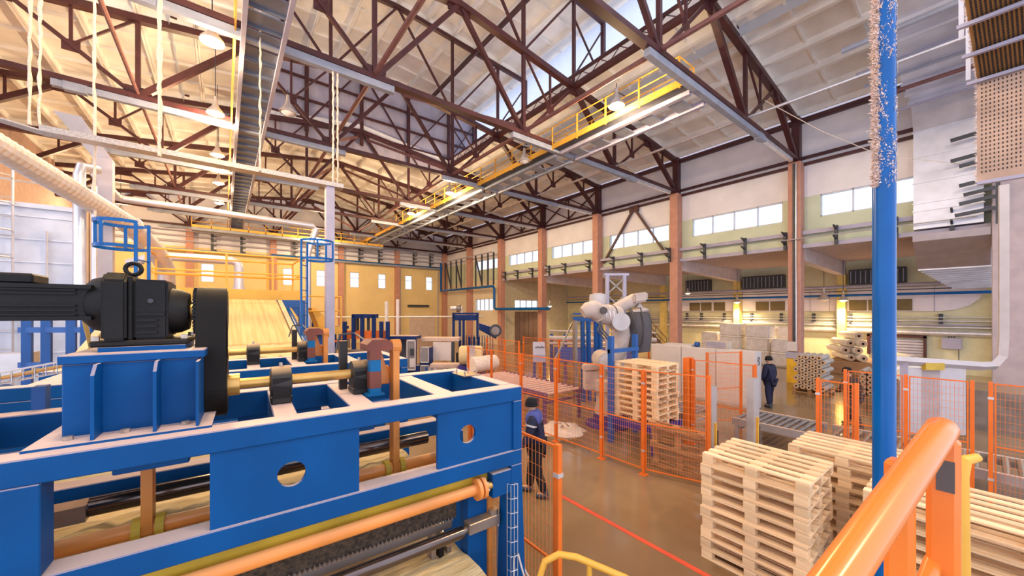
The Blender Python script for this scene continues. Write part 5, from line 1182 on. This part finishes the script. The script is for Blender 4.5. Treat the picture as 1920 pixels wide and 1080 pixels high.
# bench and pale machines far left
t = thing('work_bench', 'pale bench with blue machinery deep at the left', 'machine', (-4.6, 13.2, 0))
B(-6, 12.8, 0, -3.4, 13.6, 1.0).build('base', tw_, t); B(-5.4, 12.9, 1.0, -4.2, 13.5, 1.6).build('case', lavst, t); MB().tube((-3.9, 12.8, 1.5), (-3.9, 13.4, 1.5), 0.3, 16).build('drum', stb, t); B(-3.8, 12.7, 2.0, -3.3, 13.2, 2.5).build('motor', alum, t)
# wire cable basket with cables
t = thing('cable_basket', 'zinc wire basket full of orange cables left of the pedestal', 'cable tray', (-1.0, 3.95, 2.76))
a, b = Vector((-1.9, 4.05, 2.78)), Vector((-0.72, 3.80, 3.02))
m = MB()
for k in range(25):
    c = a.lerp(b, k/24); m.path([c+Vector((0, -0.07, 0.07)), c+Vector((0, -0.07, 0)), c+Vector((0, 0.07, 0)), c+Vector((0, 0.07, 0.07))], 0.003, 4)
for (dy, dz) in ((-0.07, 0.07), (-0.07, 0.0), (0, 0), (0.07, 0), (0.07, 0.07)): m.tube(a+Vector((0, dy, dz)), b+Vector((0, dy, dz)), 0.003, 4)
stuff(m.build('basket', silver, t))
cab = mat('orange_cable', (0.72, 0.36, 0.12), 0.5)
for k in range(5): MB().path([a+Vector((0, -0.05+0.025*k, 0.025)), a.lerp(b, 0.5)+Vector((0, -0.05+0.025*k, 0.03)), b+Vector((-0.06, -0.05+0.025*k, 0.03)), b+Vector((0.0, -0.02, 0.12)), b+Vector((-0.03, -0.05, 0.34)), b+Vector((-0.02, -0.1, 0.5))], 0.012, 6).build('cable', cab if k % 2 == 0 else mat('green_yellow_cable', (0.35, 0.45, 0.05), 0.5), t, smooth=True)
B(-1.9, 3.95, 1.6, -1.82, 4.1, 2.77).build('support', stb, t); B(-1.0, 3.85, 2.0, -0.94, 3.95, 2.9).build('support', stb, t)
# ---- machines in the middle distance
def slab(px0, px1, D, z0, z1, dep, name, m, t, bevel=0):
    a, b = gp(px0, D, 0), gp(px1, D, 0); fwd = Vector((0.6127, 0.7903, 0))*dep
    return MB().prism([a+Vector((0,0,z0)), b+Vector((0,0,z0)), b+Vector((0,0,z1)), a+Vector((0,0,z1))], fwd).build(name, m, t, bevel=bevel)
dblue = mat('deep_blue_paint', (0.008, 0.03, 0.15), 0.5, spec=0.2, dust=((0.6, 0.45, 0.4), 0.8)); clearg = M_glass('guard_perspex', (0.85, 0.8, 0.8), 0.75); frw = mat('white_door_frame', (0.72, 0.66, 0.66), 0.5)
t = thing('press_machine', 'blue portal press with an orange beam in the middle distance', 'machine', gp(680, 16, 0))
for px in (645, 662, 678, 700, 714, 726): slab(px-3, px+3, 16, 0, 3.25 if 660 < px < 705 else 2.95, 0.15, 'post', dblue, t)
slab(660, 705, 16, 3.1, 3.27, 0.3, 'head_beam', dblue, t); slab(640, 720, 16.1, 2.2, 2.55, 0.25, 'orange_beam', orangep, t); slab(640, 730, 15.9, 1.5, 1.75, 0.8, 'table', oldst, t); slab(642, 722, 16.2, 0.1, 1.3, 0.6, 'base', dblue, t)
for px in (670, 690): slab(px-2, px+2, 16.2, 2.55, 3.1, 0.1, 'piston', darkst, t)
slab(640, 668, 15.2, 1.1, 1.35, 0.5, 'side_table', mat('tan_table', (0.6, 0.42, 0.25), 0.6), t)
t = thing('packing_machine', 'dark blue packing machine with white framed doors', 'machine', gp(780, 17, 0))
slab(722, 732, 17, 0, 2.2, 1.0, 'end_post', dblue, t); slab(722, 780, 17, 2.1, 2.25, 1.0, 'roof', dblue, t); slab(728, 780, 17.9, 0.5, 2.1, 0.1, 'back', mat('grey_inner', (0.25, 0.24, 0.28), 0.6), t)
slab(735, 785, 17, 0, 0.9, 0.9, 'base', dblue, t)
for (p0, p1) in ((727, 746), (762, 779)):
    slab(p0+1, p1-1, 16.93, 0.75, 2.05, 0.02, 'door_glass', clearg, t)
    for (q0, q1, z0, z1) in ((p0, p1, 0.7, 0.77), (p0, p1, 2.03, 2.1), (p0, p0+1.6, 0.7, 2.1), (p1-1.6, p1, 0.7, 2.1)): slab(q0, q1, 16.9, z0, z1, 0.05, 'door_frame', frw, t)
slab(764, 778, 17.05, 0.8, 2.05, 0.3, 'switch_cabinet', dblue, t); slab(768, 777, 16.85, 0.85, 1.25, 0.04, 'panel', frw, t); slab(769, 776, 16.85, 1.4, 1.7, 0.04, 'screen', darkst, t)
t = thing('sealing_line', 'long low packing line with clear guards behind the fence', 'machine', gp(840, 17.5, 0))
slab(787, 806, 17.3, 0.2, 1.7, 0.7, 'frame_box', dblue, t); 
for (p0, p1, z0, z1) in ((788, 804, 1.0, 1.75), (788, 804, 0.3, 0.9)):
    slab(p0+1, p1-1, 17.22, z0, z1, 0.02, 'guard_glass', clearg, t)
    for (q0, q1, a0, a1) in ((p0, p1, z0, z0+0.05), (p0, p1, z1-0.05, z1), (p0, p0+1.2, z0, z1), (p1-1.2, p1, z0, z1)): slab(q0, q1, 17.2, a0, a1, 0.04, 'guard_frame', frw, t)
slab(790, 860, 18, 1.95, 2.1, 0.9, 'roof_plate', mat('tan_top', (0.68, 0.5, 0.42), 0.6), t)
slab(812, 846, 18, 1.0, 1.9, 0.1, 'white_sheet', mat('white_film', (0.72, 0.64, 0.62), 0.5), t); slab(846, 852, 18, 0.9, 1.9, 0.1, 'dark_strip', darkst, t)
slab(806, 872, 16.4, 0.9, 1.05, 0.6, 'guard_top', mat('tan_top', (0.6, 0.5, 0.4), 0.6), t)
for px in (806, 816, 834, 853, 871): slab(px-1, px+1, 16.4, 0.1, 0.95, 0.05, 'guard_post', frw, t)
for (p0, p1) in ((807, 815), (817, 833), (835, 852), (854, 870)): slab(p0, p1, 16.42, 0.15, 0.9, 0.02, 'guard_glass', clearg, t)
slab(838, 858, 15.0, 0, 0.95, 0.3, 'grey_box', lavst, t)
t = thing('bale_feeder', 'dark blue feeder with a round drum on its slanted chute', 'machine', gp(880, 20, 0))
for px in (862, 869, 880, 889, 897): slab(px-2, px+2, 20, 0.2, 2.0 if px > 870 else 3.0, 0.12, 'post', dblue, t)
slab(848, 895, 20, 2.9, 3.2, 0.4, 'head', dblue, t); slab(848, 852, 20, 1.9, 3.25, 0.2, 'side_post', dblue, t); slab(893, 897, 20, 1.9, 3.25, 0.2, 'side_post', dblue, t); slab(848, 897, 20, 3.22, 3.32, 0.3, 'head_rail', dblue, t)
MB().prism([gp(898, 20, 2.4), gp(930, 20, 1.9), gp(926, 20, 2.5), gp(898, 20, 2.75)], Vector((0.6127, 0.7903, 0))*1.0).build('chute', dblue, t)
MB().tube(gp(929, 19.8, 2.35), gp(929, 20.6, 2.35), 0.33, 18).build('drum', darkst, t, smooth=True); MB().tube(gp(929, 19.75, 2.35), gp(929, 19.82, 2.35), 0.22, 18).build('drum_face', oldst, t)
MB().lathe([(0.05, 0), (0.22, 0.1), (0.24, 0.25), (0.1, 0.3)], gp(866, 20, 3.55), (-0.79, 0.61, 0.1), 16).build('fan', oldst, t, smooth=True); MB().tube(gp(866, 20, 3.3), gp(866, 20, 3.55), 0.03, 6).build('fan_post', alum, t); MB().path([gp(866, 20, 3.55), gp(845, 20, 3.55)], [0.12, 0.1], 10).build('fan_nozzle', alum, t, smooth=True)
slab(855, 925, 20.4, 0.0, 1.1, 1.0, 'base', darkst, t)
for px in range(864, 926, 5): slab(px-0.7, px+0.7, 19.9, 1.1, 2.1, 0.03, 'guard_bar', dblue, t)
MB().tube(gp(630, 24, 3.0), gp(905, 24, 3.05), 0.05, 8).build('overhead_bar', alum, t)
for (px, h, nm) in ((724, 3.9, 'left'), (745, 4.0, 'right')): tag(slab(px-2.5, px+2.5, 19, 0, h, 0.12, 'white_post', frw, None), 'tall white post behind the packing machine, %s one' % nm, 'post', 'white posts')

# ---- more equipment between the machines
t = thing('stacking_table', 'tan work table with fleece scraps left of the portal press', 'table', gp(625, 12.5, 0))
slab(598, 655, 12.5, 1.35, 1.5, 1.2, 'table_top', mat('tan_table', (0.6, 0.42, 0.25), 0.6), t)
for px in (600, 626, 652): slab(px-2, px+2, 12.6, 0, 1.35, 0.1, 'leg', dblue, t)
slab(600, 650, 12.8, 0.5, 0.62, 0.8, 'lower_shelf', oldst, t)
for k in range(9): MB().lathe([(0.0, 0), (0.16, 0.02), (0.12, 0.12), (0.0, 0.16)], gp(604+5.4*k, 12.9+0.3*(k % 3), 1.5), (0, 0, 1), 9).build('fleece_scrap', fleece, t, smooth=True)
t = thing('control_cabinet', 'dark blue switch cabinet standing left of the packing machine', 'cabinet', gp(716, 19, 0))
slab(708, 724, 19, 0, 2.1, 0.6, 'body', dblue, t); slab(709.5, 722.5, 18.95, 0.15, 2.0, 0.05, 'door', mat('door_blue', (0.02, 0.05, 0.22), 0.4), t); slab(720, 721.5, 18.9, 1.0, 1.25, 0.05, 'handle', silver, t)
for (px, D, h, nm) in ((560, 24, 2.6, 'left'), (600, 26, 3.0, 'middle'), (632, 25, 2.4, 'right')):
    t = thing('spinning_frame', 'dark blue machine frame deep in the hall under the far windows, %s one' % nm, 'machine', gp(px, D, 0), group='far blue frames')
    for q in (-14, -4, 4, 14): slab(px+q-1.5, px+q+1.5, D, 0, h, 0.12, 'post', dblue, t)
    slab(px-16, px+16, D, h-0.2, h, 0.5, 'head', dblue, t); slab(px-15, px+15, D+0.1, 0.8, 1.5, 0.8, 'body', oldst, t); slab(px-16, px+16, D-0.05, h*0.55, h*0.55+0.12, 0.1, 'orange_bar', orangep, t)
t = thing('hand_trolley', 'small blue trolley on the floor in front of the sealing line', 'trolley', gp(815, 16, 0))
slab(800, 826, 15.6, 0.25, 0.35, 0.6, 'platform', stb, t)
for (px, D) in ((802, 15.6), (824, 15.6), (802, 16.1), (824, 16.1)): a = gp(px, D, 0.12); MB().tube(a-Vector((0.6127, 0.7903, 0))*0.03, a+Vector((0.6127, 0.7903, 0))*0.03, 0.12, 12).build('wheel', blackm, t)
MB().path([gp(800, 15.7, 0.35), gp(798, 15.7, 1.0), gp(800, 16.2, 1.0), gp(801, 16.2, 0.35)], 0.025, 6).build('push_bar', stb, t)
t = thing('scrap_heap', 'heap of white fibre waste spilled on the floor behind the fence', 'waste', (8.2, 7.2, 0))
hp = MB().lathe([(0.62, 0.0), (0.55, 0.05), (0.45, 0.1), (0.3, 0.13), (0.15, 0.15), (0.0, 0.17)], (7.62, 7.5, 0), n=22)
for v in hp.v:
    if v.z > 0.01: v.z *= random.uniform(0.6, 1.5)
    v.x += random.uniform(-.09, .09); v.y += random.uniform(-.09, .09)
hp.build('heap', mat('white_fibre', (0.72, 0.6, 0.52), 0.95, bump=0.8, bscale=25), t, smooth=True)
# big wrapped rolls on the floor
yroll = mat('yellowish_roll', (0.72, 0.55, 0.30), 0.7, var=0.1, bump=0.3, bscale=8)
def bigroll(p, ax, r, L, lab, m): tag(MB().lathe([(0.02, 0), (r*0.9, 0), (r, 0.08), (r, L-0.08), (r*0.9, L), (0.02, L)], p, ax, 20).build('fabric_roll', m, smooth=True), lab, 'roll')
bigroll(gp(862, 15.6, 1.55), (0.79, -0.61, 0), 0.4, 0.95, 'yellowish roll resting behind the pale beige post', yroll)
bigroll(gp(884, 14.8, 1.25), (0.6, 0.1, 0.0), 0.32, 1.3, 'white roll lying on the purple roller table end', whiter)
tag(slab(858, 910, 15.4, 0, 1.13, 0.9, 'low_table', purp, None), 'low purple table under the two big rolls', 'table')
# far door and dock gear
d2 = struct(B(17.2, YF-0.06, 0, 20.5, YF, 2.95).build('door_2', creamwall))
for k in range(5): B(17.25, YF-0.1, 0.05+0.58*k, 20.45, YF-0.06, 0.6+0.58*k).build('panel', mat('door_panel_cream', (0.72, 0.56, 0.46), 0.6), d2)
tag(B(17.0, YF-0.35, 3.9, 19.6, YF-0.05, 4.15).build('air_curtain', darkst), 'dark air curtain above the far roller door', 'heater')
for (x, nm) in ((16.1, 'left of the far door'), (20.9, 'in the far right corner')): tag(MB().tube((x, YF-0.1, 0), (x, YF-0.1, 8.3), 0.06, 6).build('drain_pipe', lavst), 'vertical drain pipe on the far wall ' + nm, 'pipe', 'far wall pipes')
# annex stair
t = thing('steel_stair', 'brown steel stair with railings behind the robot', 'stair', (28.8, 17.8, 0))
for x in (28.3, 29.2):
    MB().beam((x, 19.6, 3.0), (x, 16.6, 0.15), 0.06, 0.25).build('stringer', gate, t); MB().beam((x, 19.6, 4.0), (x, 16.6, 1.15), 0.06).build('handrail', oldst, t); MB().beam((x, 19.6, 3.5), (x, 16.6, 0.65), 0.04).build('mid_rail', oldst, t)
    for k in range(4): y = 19.6-k; B(x-0.025, y-0.025, 3.0-0.95*k, x+0.025, y+0.025, 4.0-0.95*k).build('baluster', oldst, t)
for k in range(11): B(28.33, 16.7+0.27*k, 0.2+0.257*k, 29.17, 16.95+0.27*k, 0.24+0.257*k).build('tread', gate, t)
# ================================================================== PEOPLE
def skin(name, vs, es, rs, m, parent, root=0, sub=2):
    me = bpy.data.meshes.new(name); me.from_pydata(vs, es, []); o = bpy.data.objects.new(name, me); COL.objects.link(o); o.parent = parent
    md = o.modifiers.new('skin', 'SKIN'); md.use_smooth_shade = True
    for i, r in enumerate(rs):
        d = me.skin_vertices[0].data[i]; d.radius = (r if isinstance(r, tuple) else (r, r)); d.use_root = (i == root)
    sb = o.modifiers.new('sub', 'SUBSURF'); sb.levels = sub; sb.render_levels = sub
    me.materials.append(m); return o
skinm = mat('skin_tone', (0.55, 0.30, 0.20), 0.5)
def person(loc, rz, label, jack, trou, hat, P, yoke=None):
    t = thing('person', label, 'person', loc, rz, local=True)
    # joints: +y is forward; J = dict of positions
    J = P
    body = [J['pel'], J['waist'], J['chest'], J['neck'], J['head0'], J['head1'],
            J['lsh'], J['lel'], J['lwr'], J['rsh'], J['rel'], J['rwr'], J['lhip'], J['lkn'], J['lan'], J['rhip'], J['rkn'], J['ran'], J['lto'], J['rto']]
    E_ = [(0,1),(1,2),(2,3),(3,4),(4,5),(2,6),(6,7),(7,8),(2,9),(9,10),(10,11),(0,12),(12,13),(13,14),(0,15),(15,16),(16,17),(14,18),(17,19)]
    R_ = [0.13,0.125,0.14,0.055,0.085,0.09,0.07,0.045,0.032,0.07,0.045,0.032,0.095,0.06,0.042,0.095,0.06,0.042,0.04,0.04]
    skin('body', body, E_, R_, skinm, t)
    skin('jacket', [J['pel'], J['waist'], J['chest'], J['collar'], J['lsh'], J['lel'], J['lwr'], J['rsh'], J['rel'], J['rwr'], J['hem']], [(0,1),(1,2),(2,3),(2,4),(4,5),(5,6),(2,7),(7,8),(8,9),(0,10)], [0.185,0.175,(0.19,0.17),0.085,0.105,0.085,0.062,0.105,0.085,0.062,0.19], jack, t, 1)
    skin('trousers', [J['pel'], J['lhip'], J['lkn'], J['lan'], J['rhip'], J['rkn'], J['ran']], [(0,1),(1,2),(2,3),(0,4),(4,5),(5,6)], [0.16,0.125,0.092,0.075,0.125,0.092,0.075], trou, t)
    for s in ('l', 'r'):
        a, b = Vector(J[s+'an']), Vector(J[s+'to']); MB().path([a+Vector((0,0,0.05)), a-Vector((0,0.03,0.04)), a.lerp(b, 0.5)-Vector((0,0,0.02)), b], [0.058, 0.06, 0.055, 0.04], 10).build('boot', darkst, t, smooth=True, local=True)
        w = Vector(J[s+'wr']); d = (w-Vector(J[s+'el'])).normalized(); side = Vector((1 if s == 'l' else -1, 0, 0))
        hv = [w, w+d*0.05, w+d*0.09]; he = [(0,1),(1,2)]; hr = [0.026, (0.036, 0.02), (0.036, 0.018)]
        fwdv = Vector((0, 1, 0)); fwdv = (fwdv - d*fwdv.dot(d)).normalized()
        for q, (off, L) in enumerate(((0.027, 0.07), (0.009, 0.08), (-0.009, 0.075), (-0.027, 0.058))):
            n0 = len(hv); b0 = w+d*0.095+fwdv*off; hv += [b0, b0+d*L*0.55, b0+d*L-side*0.012]; he += [(2, n0), (n0, n0+1), (n0+1, n0+2)]; hr += [0.009, 0.0085, 0.007]
        n0 = len(hv); b0 = w+d*0.04+fwdv*0.032; hv += [b0, b0+d*0.035+fwdv*0.022, b0+d*0.065+fwdv*0.026]; he += [(1, n0), (n0, n0+1), (n0+1, n0+2)]; hr += [0.012, 0.0095, 0.008]
        skin('hand', hv, he, hr, skinm, t, 0, 1)
    h = Vector(J['head1'])
    MB().lathe([(0.105, -0.03), (0.115, 0.02), (0.105, 0.07), (0.07, 0.11), (0.0, 0.12)], h+Vector((0, -0.015, 0.0)), (0, 0, 1), 16).build('hat', hat, t, smooth=True, local=True)
    MB().lathe([(0.112, -0.035), (0.124, -0.03), (0.124, 0.0), (0.112, 0.005)], h+Vector((0, -0.015, 0.0)), (0, 0, 1), 16).build('hat_brim', hat, t, smooth=True, local=True)
    f = MB(); c = Vector(J['head0'])*0.45+h*0.55
    f.lathe([(0.0, 0.0), (0.012, 0.01), (0.015, 0.03), (0.005, 0.05)], c+Vector((0, 0.085, -0.04)), (0, 0.25, 1), 8); f.build('nose', skinm, t, smooth=True, local=True)
    for s in (1, -1):
        MB().lathe([(0.0, -0.01), (0.011, 0), (0.0, 0.01)], c+Vector((0.033*s, 0.086, 0.005)), (0, 1, 0), 10).build('eye', darkst, t, smooth=True, local=True)
        MB().lathe([(0.01, -0.012), (0.03, 0), (0.02, 0.012)], c+Vector((0.09*s, 0, -0.01)), (s, 0, 0), 10).build('ear', skinm, t, smooth=True, local=True)
    MB().tube(c+Vector((-0.022, 0.084, -0.058)), c+Vector((0.022, 0.084, -0.058)), 0.006, 6).build('mouth', mat('lip', (0.35, 0.12, 0.1), 0.5), t, local=True)
    MB().lathe([(0.075, -0.05), (0.10, -0.02), (0.10, 0.03), (0.075, 0.055)], Vector(J['collar']), (0, 0.1, 1), 14).build('scarf', hat, t, smooth=True, local=True)
    if yoke:
        skin('yoke', [J['chest']+Vector((0, -0.01, 0.06)), J['lsh']+Vector((0, 0, 0.015)), J['rsh']+Vector((0, 0, 0.015))], [(0,1),(0,2)], [(0.165, 0.175), 0.108, 0.108], yoke, t)
        for s in ('l', 'r'):
            q = J[s+'sh'].lerp(J[s+'el'], 0.25); MB().tube(q, q+(J[s+'el']-J[s+'sh']).normalized()*0.03, 0.108, 14).build('reflective_band', alum, t, local=True)
    return t
def pose(step=0.0, lean=0.0, arm=0.1, h=1.78, bend=0.0):
    k = h/1.78; V_ = lambda x, y, z: Vector((x*k, y*k, z*k))
    return dict(pel=V_(0,0,0.95), waist=V_(0,lean*0.3,1.12), chest=V_(0,lean*0.8,1.34), neck=V_(0,lean*1.1,1.50), head0=V_(0,lean*1.3+0.01,1.58), head1=V_(0,lean*1.5+0.015,1.68), collar=V_(0,lean*1.05,1.47), hem=V_(0,0,0.84),
        lsh=V_(0.185,lean*0.8,1.42), lel=V_(0.235,lean*0.6-arm*0.6,1.15), lwr=V_(0.22,lean*0.5+0.08-arm*0.4,0.92), rsh=V_(-0.185,lean*0.8,1.42), rel=V_(-0.235,lean*0.6+arm*0.5,1.15), rwr=V_(-0.22,lean*0.5+0.1+arm,0.94+bend),
        lhip=V_(0.095,0,0.90), lkn=V_(0.10,step*0.55+0.03,0.50), lan=V_(0.10,step,0.10), rhip=V_(-0.095,0,0.90), rkn=V_(-0.10,-step*0.35+0.03,0.50), ran=V_(-0.10,-step,0.10), lto=V_(0.11,step+0.16,0.045), rto=V_(-0.11,-step+0.16,0.045))
navy = mat('navy_workwear', (0.010, 0.012, 0.045), 0.75, var=0.2); yok = mat('royal_blue_yoke', (0.06, 0.08, 0.30), 0.7); brownj = mat('dark_brown_jacket', (0.06, 0.03, 0.02), 0.8); blackh = mat('black_knit', (0.006, 0.006, 0.009), 0.9)
person((4.57, 5.14, 0), math.radians(38), 'person in blue and navy work jacket walking behind the blue machine', navy, blackh, blackh, pose(0.16, 0.07, 0.12, 1.78), yok)
person((15.25, 4.78, 0), math.radians(-15), 'person in dark navy workwear standing beside the pale cabinet', navy, navy, blackh, pose(0.05, 0.03, 0.05, 1.80))
person((14.55, 2.45, 0), math.radians(-20), 'person in dark brown jacket and cap behind the conveyor fence', brownj, darkst, blackh, pose(0.22, 0.12, 0.2, 1.72, 0.1))
